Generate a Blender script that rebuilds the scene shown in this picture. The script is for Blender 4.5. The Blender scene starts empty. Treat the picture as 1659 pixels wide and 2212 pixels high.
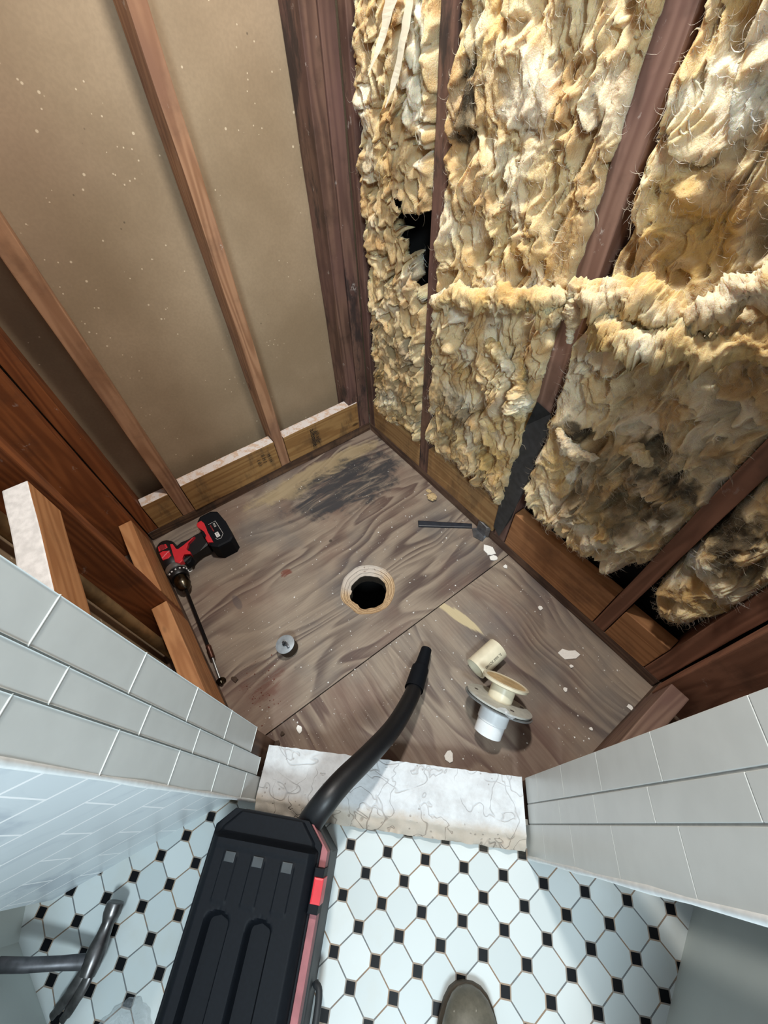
import bpy, bmesh, math, random
import numpy as np
from mathutils import Vector, Matrix, noise as mnoise

scene = bpy.context.scene
INSUL = None
COL = scene.collection
# ------------------------------------------------------------------ camera
cam_d = bpy.data.cameras.new('camera'); cam = bpy.data.objects.new('camera', cam_d); COL.objects.link(cam)
cam_d.sensor_fit = 'VERTICAL'; cam_d.sensor_height = 36.0; cam_d.lens = 877.2 / 2212 * 36.0
cam_d.clip_start = 0.01; cam_d.clip_end = 50
cam.matrix_world = Matrix(((0.59163971, -0.62657492, 0.50731285, 1.13674713),
                           (0.80545867, 0.48641855, -0.33857544, -0.71258773),
                           (-0.0346235, 0.6089342, 0.79246473, 1.16),
                           (0, 0, 0, 1)))
scene.camera = cam
# ------------------------------------------------------------------ world, lamps, exposure
w = bpy.data.worlds.new('world'); scene.world = w; w.use_nodes = True
w.node_tree.nodes['Background'].inputs[0].default_value = (0.86, 0.93, 1.0, 1)
w.node_tree.nodes['Background'].inputs[1].default_value = 0.45
def area(name, loc, target, size, power, color):
    d = bpy.data.lights.new(name, 'AREA'); d.shape = 'DISK'; d.size = size; d.energy = power; d.color = color
    o = bpy.data.objects.new(name, d); COL.objects.link(o); o.location = loc
    o.rotation_euler = (Vector(target) - Vector(loc)).to_track_quat('-Z', 'Y').to_euler(); return o
area('shower_light', (0.52, -0.30, 2.15), (0.75, -0.25, 0.2), 0.14, 23, (1.0, 0.955, 0.89))
area('bathroom_light', (2.05, -1.30, 2.05), (1.0, -0.85, 0.1), 0.35, 27, (0.78, 0.93, 1.0))
scene.view_settings.view_transform = 'Standard'; scene.view_settings.look = 'None'
scene.view_settings.exposure = 0.35; scene.view_settings.gamma = 1.0
scene.view_settings.use_curve_mapping = False

# ------------------------------------------------------------------ node helpers
def lin(c):
    return tuple((v / 12.92 if v <= 0.04045 else ((v + 0.055) / 1.055) ** 2.4) for v in [x / 255 for x in c])
class S:
    def __init__(s, g, sock): s.g, s.k = g, sock
    def _m(s, op, o=None, rev=False):
        n = s.g.nt.nodes.new('ShaderNodeMath'); n.operation = op
        a, b = (o, s) if rev else (s, o)
        s.g.put(n.inputs[0], a)
        if b is not None: s.g.put(n.inputs[1], b)
        return S(s.g, n.outputs[0])
    def __add__(s, o): return s._m('ADD', o)
    __radd__ = __add__
    def __sub__(s, o): return s._m('SUBTRACT', o)
    def __rsub__(s, o): return s._m('SUBTRACT', o, True)
    def __mul__(s, o): return s._m('MULTIPLY', o)
    __rmul__ = __mul__
    def __truediv__(s, o): return s._m('DIVIDE', o)
    def abs(s): return s._m('ABSOLUTE')
    def sin(s): return s._m('SINE')
    def fract(s): return s._m('FRACT')
    def floor(s): return s._m('FLOOR')
    def min(s, o): return s._m('MINIMUM', o)
    def max(s, o): return s._m('MAXIMUM', o)
    def pow(s, o): return s._m('POWER', o)
    def sqrt(s): return s._m('SQRT')
    def lt(s, o): return s._m('LESS_THAN', o)
    def gt(s, o): return s._m('GREATER_THAN', o)
    def rng(s, a, b, c=0.0, d=1.0, smooth=True):
        n = s.g.nt.nodes.new('ShaderNodeMapRange'); n.interpolation_type = 'SMOOTHSTEP' if smooth else 'LINEAR'
        s.g.put(n.inputs[0], s)
        for i, v in zip((1, 2, 3, 4), (a, b, c, d)): n.inputs[i].default_value = v
        return S(s.g, n.outputs[0])
class G:
    def __init__(s, name):
        s.mat = bpy.data.materials.new(name); s.mat.use_nodes = True
        s.nt = s.mat.node_tree; s.bsdf = s.nt.nodes['Principled BSDF']
    def put(s, inp, v):
        if isinstance(v, S): s.nt.links.new(v.k, inp)
        elif isinstance(v, (tuple, list)):
            inp.default_value = (*v, 1) if (len(v) == 3 and len(inp.default_value) == 4) else v
        else: inp.default_value = v
    def node(s, t, out=0, **kw):
        n = s.nt.nodes.new(t)
        for k, v in kw.items():
            if k in n.inputs: s.put(n.inputs[k], v)
            else: setattr(n, k, v)
        return S(s, n.outputs[out])
    def obj(s): return s.node('ShaderNodeTexCoord', 3)
    def world(s): return s.node('ShaderNodeNewGeometry', 0)
    def rand(s): return s.node('ShaderNodeObjectInfo', 5)
    def sep(s, v):
        n = s.nt.nodes.new('ShaderNodeSeparateXYZ'); s.put(n.inputs[0], v); return [S(s, o) for o in n.outputs]
    def comb(s, x, y, z):
        n = s.nt.nodes.new('ShaderNodeCombineXYZ')
        for i, v in enumerate((x, y, z)): s.put(n.inputs[i], v)
        return S(s, n.outputs[0])
    def noise(s, v, scale=1.0, detail=3.0, rough=0.5, dist=0.0, col=False):
        n = s.nt.nodes.new('ShaderNodeTexNoise'); s.put(n.inputs['Vector'], v)
        n.inputs['Scale'].default_value = scale; n.inputs['Detail'].default_value = detail
        n.inputs['Roughness'].default_value = rough; n.inputs['Distortion'].default_value = dist
        return S(s, n.outputs[1 if col else 0])
    def voro(s, v, scale, feature='F1', rnd=1.0):
        n = s.nt.nodes.new('ShaderNodeTexVoronoi'); n.feature = feature; s.put(n.inputs['Vector'], v)
        n.inputs['Scale'].default_value = scale; n.inputs['Randomness'].default_value = rnd
        return S(s, n.outputs[0])
    def mix(s, f, a, b, mode='MIX'):
        n = s.nt.nodes.new('ShaderNodeMix'); n.data_type = 'RGBA'; n.blend_type = mode
        s.put(n.inputs[0], f); s.put(n.inputs[6], a); s.put(n.inputs[7], b); return S(s, n.outputs[2])
    def attr(s, name, out=0):
        n = s.nt.nodes.new('ShaderNodeAttribute'); n.attribute_name = name; return S(s, n.outputs[out])
    def bump(s, h, strength=0.3, dist=0.01):
        n = s.nt.nodes.new('ShaderNodeBump'); s.put(n.inputs['Height'], h)
        n.inputs['Strength'].default_value = strength; n.inputs['Distance'].default_value = dist
        s.nt.links.new(n.outputs[0], s.bsdf.inputs['Normal'])
    def out(s, col, rough=0.6, metal=0.0, spec=0.5):
        s.put(s.bsdf.inputs['Base Color'], col); s.put(s.bsdf.inputs['Roughness'], rough)
        s.put(s.bsdf.inputs['Metallic'], metal); s.put(s.bsdf.inputs['Specular IOR Level'], spec)
        return s.mat
def scaled(g, v, sx, sy, sz):
    x, y, z = g.sep(v); return g.comb(x * sx, y * sy, z * sz)

def m_plain(name, col, rough=0.5, metal=0.0, var=0.12, scale=60, bump=0.1, spec=0.5):
    g = G(name); o = g.obj(); n = g.noise(o, scale, 4)
    c = lin(col); d = tuple(v * (1 - var * 2) for v in c)
    g.bump(n, bump, 0.001); return g.out(g.mix(n.rng(0.3, 0.7), d, c), rough, metal, spec)

def m_wood(name, c_light, c_dark, axis='Z', tint=(52, 40, 34), dirt_amt=0.3, white=0.0, mold=0.0, knots=True, purple=0.0):
    g = G(name); o = g.obj(); r = g.rand(); x, y, z = g.sep(o)
    off = r * 37.0
    st = {'X': (1.2, 16, 16), 'Y': (16, 1.2, 16), 'Z': (16, 16, 1.2)}[axis]
    v = g.comb(x * st[0] + off, y * st[1] + off, z * st[2] + off)
    warp = g.noise(v, 0.8, 2)
    rings = ((g.noise(v, 1.1, 2, 0.4) * 9.0 + warp * 2).fract() - 0.5).abs() * 2
    fine = g.noise(scaled(g, v, 5, 5, 5) if False else g.comb(x * st[0] * 7 + off, y * st[1] * 7, z * st[2] * 7), 1.0, 4, 0.6)
    c = g.mix(rings.rng(0.1, 0.9) * 0.7 + fine * 0.3, lin(c_dark), lin(c_light))
    blot = g.noise(g.comb(x * 9 + off, y * 9, z * 9 + off), 1.0, 5, 0.65)
    c = g.mix(blot.rng(0.48, 0.72) * dirt_amt, c, lin(tint))
    if knots:
        kv = g.comb(x * (1 if axis != 'X' else 0.45) * 1 + off, y * (0.45 if axis == 'Y' else 1) + off, z * (0.45 if axis == 'Z' else 1))
        k = g.voro(kv, 11, 'F1')
        c = g.mix(k.rng(0.05, 0.11, 0.75, 0.0), c, lin((48, 28, 18)))
    if purple: c = g.mix(g.noise(g.comb(x * 5, y * 5, z * 3 + off), 1.0, 3).rng(0.4, 0.65) * purple, c, lin((112, 82, 78)))
    if mold:
        m = g.noise(g.comb(x * 13, y * 13, z * 4 + off), 1.0, 6, 0.7)
        c = g.mix(m.rng(0.5, 0.62) * mold, c, lin((46, 42, 42)))
    if white:
        wn = g.noise(g.comb(x * 30, y * 30, z * 22 + off), 1.0, 6, 0.7)
        c = g.mix(wn.rng(0.64, 0.69) * white, c, lin((205, 198, 190)))
    nh = g.voro(g.comb(x + off, y + off, z + off), 5.5, 'F1')
    c = g.mix(nh.rng(0.020, 0.045, 0.6, 0), c, lin((190, 172, 156)))
    c = g.mix(nh.rng(0.010, 0.018, 0.95, 0), c, lin((22, 16, 14)))
    g.bump(rings * 0.4 + fine, 0.25, 0.0015)
    return g.out(c, 0.62, 0, 0.35)

# ------------------------------------------------------------------ mesh helpers
def link(name, me, mat, parent=None, loc=None, smooth=False):
    o = bpy.data.objects.new(name, me); COL.objects.link(o)
    if mat is not None:
        for m in (mat if isinstance(mat, (list, tuple)) else [mat]): me.materials.append(m)
    if parent is not None: o.parent = parent
    if loc is not None: o.location = loc
    if smooth:
        for p in me.polygons: p.use_smooth = True
    if len(me.polygons) < 20000 and mat is not INSUL and any(p.use_smooth for p in me.polygons): me.set_sharp_from_angle(angle=math.radians(38))
    return o
def bm_obj(name, bm, mat, parent=None, loc=None, smooth=False):
    bmesh.ops.recalc_face_normals(bm, faces=bm.faces[:])
    me = bpy.data.meshes.new(name); bm.to_mesh(me); bm.free()
    return link(name, me, mat, parent, loc, smooth)
def tag(o, label, cat, group=None, kind=None):
    if label: o['label'] = label
    if cat: o['category'] = cat
    if group: o['group'] = group
    if kind: o['kind'] = kind
    return o
def struct(o): o['kind'] = 'structure'; return o
def empty(name, loc, rot=(0, 0, 0)):
    o = bpy.data.objects.new(name, None); COL.objects.link(o); o.location = loc; o.rotation_euler = rot
    o.empty_display_size = 0.05; return o
def add_box(bm, x0, x1, y0, y1, z0, z1, bevel=0.0, mi=0):
    r = bmesh.ops.create_cube(bm, size=1.0)
    vs = r['verts']
    for v in vs:
        v.co = Vector((x0 + (v.co.x + .5) * (x1 - x0), y0 + (v.co.y + .5) * (y1 - y0), z0 + (v.co.z + .5) * (z1 - z0)))
    fs = {f for v in vs for f in v.link_faces}
    for f in fs: f.material_index = mi
    if bevel:
        es = list({e for v in vs for e in v.link_edges})
        bmesh.ops.bevel(bm, geom=es, offset=bevel, segments=2, affect='EDGES', profile=0.6)
def add_prism(bm, pts, z0, z1, bevel=0.0, mi=0, segs=2):
    a = [bm.verts.new((p[0], p[1], z0)) for p in pts]; b = [bm.verts.new((p[0], p[1], z1)) for p in pts]
    n = len(pts); top = bm.faces.new(b); fs = [bm.faces.new(a[::-1]), top]
    for i in range(n): fs.append(bm.faces.new((a[i], a[(i + 1) % n], b[(i + 1) % n], b[i])))
    for f in fs: f.material_index = mi
    if bevel: bmesh.ops.bevel(bm, geom=list(top.edges), offset=bevel, segments=segs, affect='EDGES', profile=0.6)
def add_lathe(bm, prof, seg=40, M=Matrix(), mi=0, cap=True, jitter=0.0, seed=0):
    rings = []
    rnd = random.Random(seed)
    for r, z in prof:
        rings.append([bm.verts.new(M @ Vector((r * math.cos(2 * math.pi * i / seg) * (1 + jitter * rnd.uniform(-1, 1)), r * math.sin(2 * math.pi * i / seg), z))) for i in range(seg)])
    for a, b in zip(rings, rings[1:]):
        for i in range(seg):
            f = bm.faces.new((a[i], a[(i + 1) % seg], b[(i + 1) % seg], b[i])); f.material_index = mi; f.smooth = True
    if cap:
        for r_ in (rings[0][::-1], rings[-1]):
            try: bm.faces.new(r_).material_index = mi
            except ValueError: pass
def add_tube(bm, pts, rad, seg=12, cap=True, mi=0, flat=1.0):
    pts = [Vector(p) for p in pts]; n = len(pts)
    rads = rad if isinstance(rad, (list, tuple)) else [rad] * n
    up = Vector((0, 0, 1)); rings = []
    for i, p in enumerate(pts):
        t = (pts[min(i + 1, n - 1)] - pts[max(i - 1, 0)]).normalized()
        s = t.cross(up)
        if s.length < 1e-3: s = t.cross(Vector((1, 0, 0)))
        s.normalize(); u = s.cross(t).normalized()
        rings.append([bm.verts.new(p + (s * math.cos(2 * math.pi * k / seg) + u * flat * math.sin(2 * math.pi * k / seg)) * rads[i]) for k in range(seg)])
    for a, b in zip(rings, rings[1:]):
        for k in range(seg):
            f = bm.faces.new((a[k], a[(k + 1) % seg], b[(k + 1) % seg], b[k])); f.material_index = mi; f.smooth = True
    if cap:
        bm.faces.new(rings[0][::-1]).material_index = mi; bm.faces.new(rings[-1]).material_index = mi
def spline(pts, n=8):
    P = [Vector(p) for p in pts]; P = [P[0] * 2 - P[1]] + P + [P[-1] * 2 - P[-2]]; out = []
    for i in range(1, len(P) - 2):
        for k in range(n):
            t = k / n; a, b, c, d = P[i - 1:i + 3]
            out.append(0.5 * ((2 * b) + (c - a) * t + (2 * a - 5 * b + 4 * c - d) * t * t + (3 * b - a - 3 * c + d) * t ** 3))
    out.append(P[-2]); return out
def add_text(name, s, size, M, mat, parent=None, extrude=0.0002, align='CENTER'):
    c = bpy.data.curves.new(name, 'FONT'); c.body = s; c.size = size; c.extrude = extrude; c.align_x = align; c.align_y = 'CENTER'
    t = bpy.data.objects.new(name + '_tmp', c); COL.objects.link(t)
    dg = bpy.context.evaluated_depsgraph_get(); dg.update()
    me = bpy.data.meshes.new_from_object(t.evaluated_get(dg)); bpy.data.objects.remove(t)
    me.transform(M); me.materials.clear()
    return link(name, me, mat, parent)

# ------------------------------------------------------------------ materials
W_STUD_L = m_wood('wood_left_studs', (178, 136, 104), (142, 102, 74), 'Z', dirt_amt=0.35, white=0.45, purple=0.35)
W_STUD_P = m_wood('wood_corner_studs', (120, 92, 78), (82, 60, 52), 'Z', dirt_amt=0.6, white=0.5, mold=0.8, purple=0.6)
W_STUD_R = m_wood('wood_right_studs', (142, 112, 98), (110, 82, 70), 'Z', dirt_amt=0.6, white=0.5, purple=0.6)
W_STUD_O = m_wood('wood_orange_studs', (142, 84, 46), (108, 58, 28), 'Z', dirt_amt=0.35, white=0.25)
W_RED = m_wood('wood_red_studs', (146, 102, 80), (114, 76, 58), 'Z', dirt_amt=0.4, white=0.15)
W_PLATE = m_wood('wood_plate_y', (112, 86, 66), (70, 50, 40), 'Y', dirt_amt=0.8, mold=0.6)
W_PLATEX = m_wood('wood_plate_x', (112, 88, 72), (76, 56, 48), 'X', dirt_amt=0.7)
W_BLK_Y = m_wood('wood_block_y', (168, 132, 84), (140, 102, 60), 'Y', dirt_amt=0.35, mold=0.4)
W_BLK_X = m_wood('wood_block_x', (176, 126, 84), (144, 98, 62), 'X', dirt_amt=0.4)
W_BLK_XP = m_wood('wood_block_pale', (178, 142, 96), (150, 112, 72), 'X', dirt_amt=0.4, mold=0.3)
W_BLK_XL = m_wood('wood_block_left', (188, 136, 92), (160, 108, 68), 'X', dirt_amt=0.2)
W_BLK_G = m_wood('wood_block_greyed', (138, 112, 96), (104, 80, 68), 'Y', dirt_amt=0.5, purple=0.7)
WHITE_PAINT = m_plain('white_paint_smear', (222, 222, 222), 0.6, var=0.1, scale=90, bump=0.8)
def m_topmud():
    g = G('joint_compound_on_wood'); o = g.obj(); x, y, z = g.sep(o); n = g.noise(o, 40, 5, 0.7)
    g.bump(n, 0.5, 0.002)
    return g.out(g.mix(n.rng(0.47, 0.6), lin((210, 200, 194)), lin((196, 168, 146))), 0.7)
MUD = m_topmud()

def m_panel():
    g = G('drywall_back_paper'); o = g.obj()
    n = g.noise(o, 3.0, 4, 0.55); f = g.noise(o, 160, 3)
    c = g.mix(n.rng(0.3, 0.7), lin((150, 130, 104)), lin((172, 151, 124)))
    c = g.mix(g.noise(o, 1.7, 2).rng(0.45, 0.7) * 0.4, c, lin((160, 134, 114)))
    c = g.mix(f.rng(0.3, 0.7) * 0.15, c, lin((110, 96, 78)))
    v = g.voro(o, 26, 'F1'); big = g.noise(o, 6, 2)
    spot = v.rng(0.05, 0.085, 1, 0) * big.gt(0.50)
    v2 = g.voro(g.node('ShaderNodeVectorMath', 0, operation='ADD') if False else o, 60, 'F1')
    spot2 = v2.rng(0.07, 0.13, 1, 0) * g.noise(o, 9, 2).gt(0.56)
    c = g.mix((spot + spot2).min(1.0), c, lin((214, 196, 168)))
    dk = g.voro(o, 34, 'F1', 0.9).rng(0.04, 0.1, 1, 0) * g.noise(o, 4.2, 2).gt(0.60)
    c = g.mix(dk * 0.6, c, lin((70, 58, 46)))
    g.bump(f, 0.1, 0.0005)
    return g.out(c, 0.55, 0, 0.5)
PANEL = m_panel()

def m_ply(name, along, seed, mold=False, streak=False):
    """weathered plywood: contour-like cathedral grain running along the given axis"""
    g = G(name); p = g.world(); x, y, z = g.sep(p)
    u, v = (x, y) if along == 'X' else (y, x)
    wob = g.noise(g.comb(x * 2.2 + seed, y * 2.2, 0.0), 1.0, 2) * 0.16
    q = g.comb(u * 1.0 + seed, (v + wob) * 6.0, seed * 1.3)
    f = g.noise(q, 1.0, 2.5, 0.45, 0.35)
    lines = (f * 13.0).fract()
    patch = g.noise(g.comb(u * 2.2 + seed, v * 6, 9.0), 1.0, 3).rng(0.36, 0.62, 0.25, 1.0)
    saw = lines.rng(0.05, 0.8, 0.0, 1.0) * lines.rng(0.82, 1.0, 1.0, 0.0) * patch
    fine = g.noise(g.comb(u * 9, v * 190, 0.0), 1.0, 4, 0.6)
    blot = g.noise(g.comb(x * 4 + seed, y * 4, 2.0), 1.0, 4, 0.6)
    c = g.mix(saw * 0.9 + fine.rng(0.3, 0.7) * 0.22, lin((148, 134, 118)), lin((84, 70, 64)))
    c = g.mix(blot.rng(0.42, 0.7) * 0.55, c, lin((112, 86, 76)))
    c = g.mix(g.noise(g.comb(x * 3, y * 3, 7.0 + seed), 1.0, 5, 0.6).rng(0.5, 0.68) * 0.45, c, lin((88, 88, 90)))
    # red-brown towards the curb and the outer corner of the sheets, edge broken by noise
    d = (x * 0.73 - y * 0.68)
    red = (d + blot * 0.25).rng(1.10, 1.42)
    c = g.mix(red * 0.6, c, lin((100, 72, 58)))
    if mold:
        def spot(cx, cy, rx, ry, amt, rot=0.0):
            ca, sa = math.cos(rot), math.sin(rot)
            dx = (x - cx) * ca + (y - cy) * sa; dy = (y - cy) * ca - (x - cx) * sa
            r = ((dx / rx).pow(2) + (dy / ry).pow(2)).sqrt()
            nn = g.noise(g.comb(x * 14, y * 14, 3.0), 1.0, 5, 0.7)
            return (r + (nn - 0.5) * 1.3).rng(0.75, 1.1, 1, 0) * amt
        mm = g.noise(g.comb(u * 7, v * 26, 5.0), 1.0, 5, 0.65, 0.8)
        pale = spot(0.075, -0.30, 0.05, 0.30, 0.9).max(spot(0.09, -0.42, 0.06, 0.07, 0.8))
        c = g.mix(pale * 0.75, c, lin((164, 146, 112)))
        dark = spot(0.20, -0.25, 0.125, 0.25, 1.0)
        c = g.mix(dark * mm.rng(0.33, 0.56) * 0.95, c, lin((54, 54, 57)))
        c = g.mix(spot(0.40, -0.79, 0.030, 0.012, 0.5), c, lin((78, 72, 76)))
        c = g.mix(spot(0.40, -0.62, 0.02, 0.02, 0.8) * mm.gt(0.5), c, lin((104, 50, 38)))
        c = g.mix(spot(0.66, -0.83, 0.06, 0.06, 0.6) * mm.rng(0.45, 0.6), c, lin((92, 50, 38)))
    if streak:
        nn = g.noise(g.comb(x * 6, y * 60, 3.0), 1.0, 4, 0.6)
        sx = ((x - 0.845) / 0.085).pow(2) + ((y + 0.275 - (x - 0.845) * 0.25) / 0.016).pow(2)
        c = g.mix((sx.sqrt() + (nn - 0.5) * 1.5).rng(0.8, 1.1, 1, 0) * 0.85, c, lin((196, 180, 142)))
    k = g.voro(g.comb(x + seed, y, 0.0), 5.2, 'F1')
    c = g.mix(k.rng(0.02, 0.045, 0.8, 0), c, lin((52, 42, 38)))
    sp = g.voro(g.comb(x, y, 0.0), 75, 'F1').rng(0.05, 0.1, 1, 0) * g.noise(g.comb(x * 5, y * 5, 1.0), 1, 2).gt(0.52)
    c = g.mix(sp * 0.8, c, lin((188, 180, 168)))
    g.bump(saw * -0.5 + fine * 0.6, 0.35, 0.0012)
    return g.out(c, fine.rng(0.2, 0.9, 0.5, 0.7), 0, 0.3)
PLY1 = m_ply('plywood_with_drain_hole', 'Y', 3.1, mold=True)
PLY2 = m_ply('plywood_by_curb', 'X', 8.6, streak=True)

def m_floor():
    g = G('octagon_and_dot_mosaic'); p = g.world(); x, y, z = g.sep(p)
    s = 0.05594
    a = (x - 1.10014) / s; b = (y + 0.82104) / s
    pa = ((a + 0.5).fract() - 0.5).abs(); pb = ((b + 0.5).fract() - 0.5).abs()
    wob = (g.noise(p, 14, 2) - 0.5) * 0.012
    L = pa + pb + wob
    dot = L.lt(0.205); ring = L.lt(0.262)
    lin_d = pa.min(pb) + wob * 0.5
    groutm = lin_d.lt(0.021).max(ring)
    # cell id for slight tile to tile variation
    ca = (a).floor(); cb = (b).floor()
    wn = g.nt.nodes.new('ShaderNodeTexWhiteNoise'); g.put(wn.inputs['Vector'], g.comb(ca, cb, 0.0)); rv = S(g, wn.outputs[0])
    tile = g.mix(rv, lin((188, 197, 198)), lin((206, 213, 213)))
    tile = g.mix(g.noise(p, 9, 4, 0.6).rng(0.5, 0.75) * 0.25, tile, lin((186, 184, 170)))
    gn = g.noise(p, 22, 4)
    gr = g.mix(gn.rng(0.45, 0.6), lin((108, 112, 114)), lin((140, 118, 98)))
    gr = g.mix(ring * 0.35, gr, lin((176, 160, 142)))
    # darker tan-grey band close to the curb
    d = (x * 0.734 - y * 0.678)
    tint = (d + g.noise(p, 18, 4) * 0.04).rng(1.335, 1.375, 1, 0)
    c = g.mix(groutm, tile, gr)
    c = g.mix(dot, c, lin((9, 11, 15)))
    c = g.mix(tint * 0.35, c, lin((140, 130, 112)))
    h = groutm * -1.0 + dot * 1.0
    g.bump(h, 0.35, 0.0012)
    return g.out(c, g.mix(groutm - dot, (0.42,) * 3, (0.8,) * 3), 0, dot * -0.35 + 0.5)
FLOOR = m_floor()

def m_plaster():
    g = G('curb_mortar'); p = g.obj(); x, y, z = g.sep(p)   # local: x along the curb, y across (out = negative)
    n1 = g.noise(p, 8, 2, 0.5, 0.6); n2 = g.noise(p, 17, 2, 0.5, 0.5); n3 = g.noise(p, 6, 2)
    crack = ((n1 - 0.5).abs().rng(0.0, 0.010, 1, 0) * g.noise(p, 8, 2).rng(0.42, 0.55)).max((n2 - 0.52).abs().rng(0.0, 0.012, 1, 0) * n3.rng(0.48, 0.56) * 0.8)
    base = g.mix(g.noise(p, 25, 5, 0.65).rng(0.35, 0.7), lin((212, 216, 219)), lin((192, 194, 196)))
    out = (y * -1.0 + g.noise(p, 20, 5, 0.7) * 0.03).rng(0.098, 0.124)
    base = g.mix(out * 0.7, base, lin((178, 158, 132)))
    c = g.mix(crack * (0.20 + out * 0.45), base, lin((128, 112, 100)))
    pits = g.voro(p, 85, 'F1').rng(0.1, 0.2, 1, 0) * g.noise(p, 13, 2).gt(0.55)
    c = g.mix(pits * 0.5, c, lin((130, 118, 108)))
    tr = ((n1 * 11).floor() + (n2 * 7).floor()) * 0.30
    g.bump(g.noise(p, 30, 5, 0.6) * 0.6 + tr - crack * 1.0 - pits * 0.6 - out * g.noise(p, 60, 4) * 1.0, 0.55, 0.004)
    return g.out(c, 0.7, 0, 0.4)
PLASTER = m_plaster()
TILE = m_plain('glazed_ceramic_tile', (213, 218, 216), 0.3, var=0.03, scale=25, bump=0.15)
TILE_GROUT = m_plain('tile_grout', (168, 172, 170), 0.8, var=0.08, scale=120)
CAULK = m_plain('white_caulk', (236, 240, 240), 0.6, var=0.05, scale=90, bump=0.5)
def m_marble():
    g = G('marble_wall_tile'); p = g.obj(); x, y, z = g.sep(p)   # local x along wall, z up
    zz = z / 0.076; row = zz.floor(); fx = (x / 0.152 + row * 0.5).fract(); fz = zz.fract()
    gr = (fz.lt(0.055)).max(fx.lt(0.022))
    n = g.noise(p, 5, 5, 0.6, 1.2)
    c = g.mix(n.rng(0.5, 0.66), lin((214, 222, 226)), lin((188, 197, 205)))
    c = g.mix(gr, c, lin((252, 253, 254)))
    g.bump(gr * -1.0, 0.3, 0.001); return g.out(c, 0.3, 0, 0.5)
MARBLE = m_marble()
WHITE_BOARD = m_plain('painted_white_board', (204, 212, 208), 0.6, var=0.03, scale=8, bump=0.05)
DARKVOID = m_plain('void_black', (14, 12, 11), 0.9, var=0.1)  # near-black colour paints the darkness of voids behind studs and under the floor
JAMB_CORE = m_wood('wood_jamb', (120, 92, 74), (84, 60, 46), 'Z', dirt_amt=0.6, mold=0.5)

BLACK = m_plain('black_plastic', (14, 18, 24), 0.6, var=0.1, scale=200, bump=0.1, spec=0.15)
BLACK2 = m_plain('dark_grey_plastic', (44, 47, 50), 0.6, var=0.1, scale=200, bump=0.1)
RUBBER = m_plain('black_rubber', (14, 16, 20), 0.45, var=0.1, scale=200)
RED = m_plain('red_plastic', (204, 44, 54), 0.4, var=0.06)
REDDUST = m_plain('dusty_red_plastic', (160, 96, 100), 0.6, var=0.15, scale=40)
SILVER = m_plain('brushed_silver', (170, 172, 172), 0.3, metal=0.8, var=0.1)
STEEL = m_plain('dark_steel', (92, 86, 74), 0.25, metal=1.0, var=0.25, scale=90)
HAMSTEEL = m_plain('worn_hammer_steel', (118, 116, 116), 0.32, metal=0.85, var=0.25, scale=60)
PVC = m_plain('cream_pvc', (226, 218, 192), 0.35, var=0.06, scale=40, bump=0.3)
PVCW = m_plain('white_pvc', (232, 236, 238), 0.25, var=0.03)
PVCTAN = m_plain('stained_pvc', (222, 194, 146), 0.6, var=0.15, scale=50, bump=0.4)
INK = m_plain('black_ink', (28, 26, 26), 0.7)
LABELW = m_plain('white_print', (226, 226, 226), 0.5)
PINKW = m_plain('pale_pink_print', (236, 170, 178), 0.5)
CHIP = m_plain('plaster_chip', (236, 234, 228), 0.75, var=0.04, scale=300)
CHIPT = m_plain('tan_chip', (196, 170, 126), 0.8, var=0.15, scale=200)
def m_boot():
    g = G('scuffed_boot_leather'); o = g.obj(); n = g.noise(o, 18, 5, 0.65)
    c = g.mix(n.rng(0.35, 0.7), lin((78, 76, 66)), lin((112, 108, 96)))
    sc = g.noise(scaled(g, o, 40, 120, 60), 1.0, 3, 0.6)
    c = g.mix(sc.rng(0.66, 0.72) * 0.7, c, lin((176, 170, 158)))
    g.bump(n, 0.3, 0.002); return g.out(c, 0.5)
BOOT = m_boot()
def m_clear():
    g = G('clear_plastic_film'); b = g.bsdf
    b.inputs['Base Color'].default_value = (0.75, 0.80, 0.84, 1); b.inputs['Alpha'].default_value = 0.22
    b.inputs['Roughness'].default_value = 0.08; b.inputs['Specular IOR Level'].default_value = 1.0
    return g.mat
CLEAR = m_clear()
MEMB = m_plain('grey_membrane', (62, 64, 66), 0.6, var=0.18, scale=60, bump=0.3)
DARKBAR = m_plain('dark_blue_black_rubber', (36, 42, 52), 0.4, var=0.2, scale=60)
TINPLATE = m_plain('galvanised_metal', (128, 130, 134), 0.3, metal=0.75, var=0.2, scale=60)

# ================================================================== SETTING
# left wall: back of the drywall of the next room, recessed behind the studs
bm = bmesh.new(); add_box(bm, -0.105, -0.092, -1.05, 0.115, -0.3, 2.3)
struct(bm_obj('wall_left', bm, PANEL))
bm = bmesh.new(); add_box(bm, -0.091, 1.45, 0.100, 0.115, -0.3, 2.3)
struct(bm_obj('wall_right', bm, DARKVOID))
# backs of the two short return walls
bm = bmesh.new(); add_box(bm, -0.1, 0.84, -1.035, -1.020, -0.3, 2.3); struct(bm_obj('wall_front_left', bm, PANEL))
bm = bmesh.new(); add_box(bm, 1.40, 1.415, -0.36, 0.1, -0.3, 2.3); struct(bm_obj('wall_front_right', bm, DARKVOID))

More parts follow.
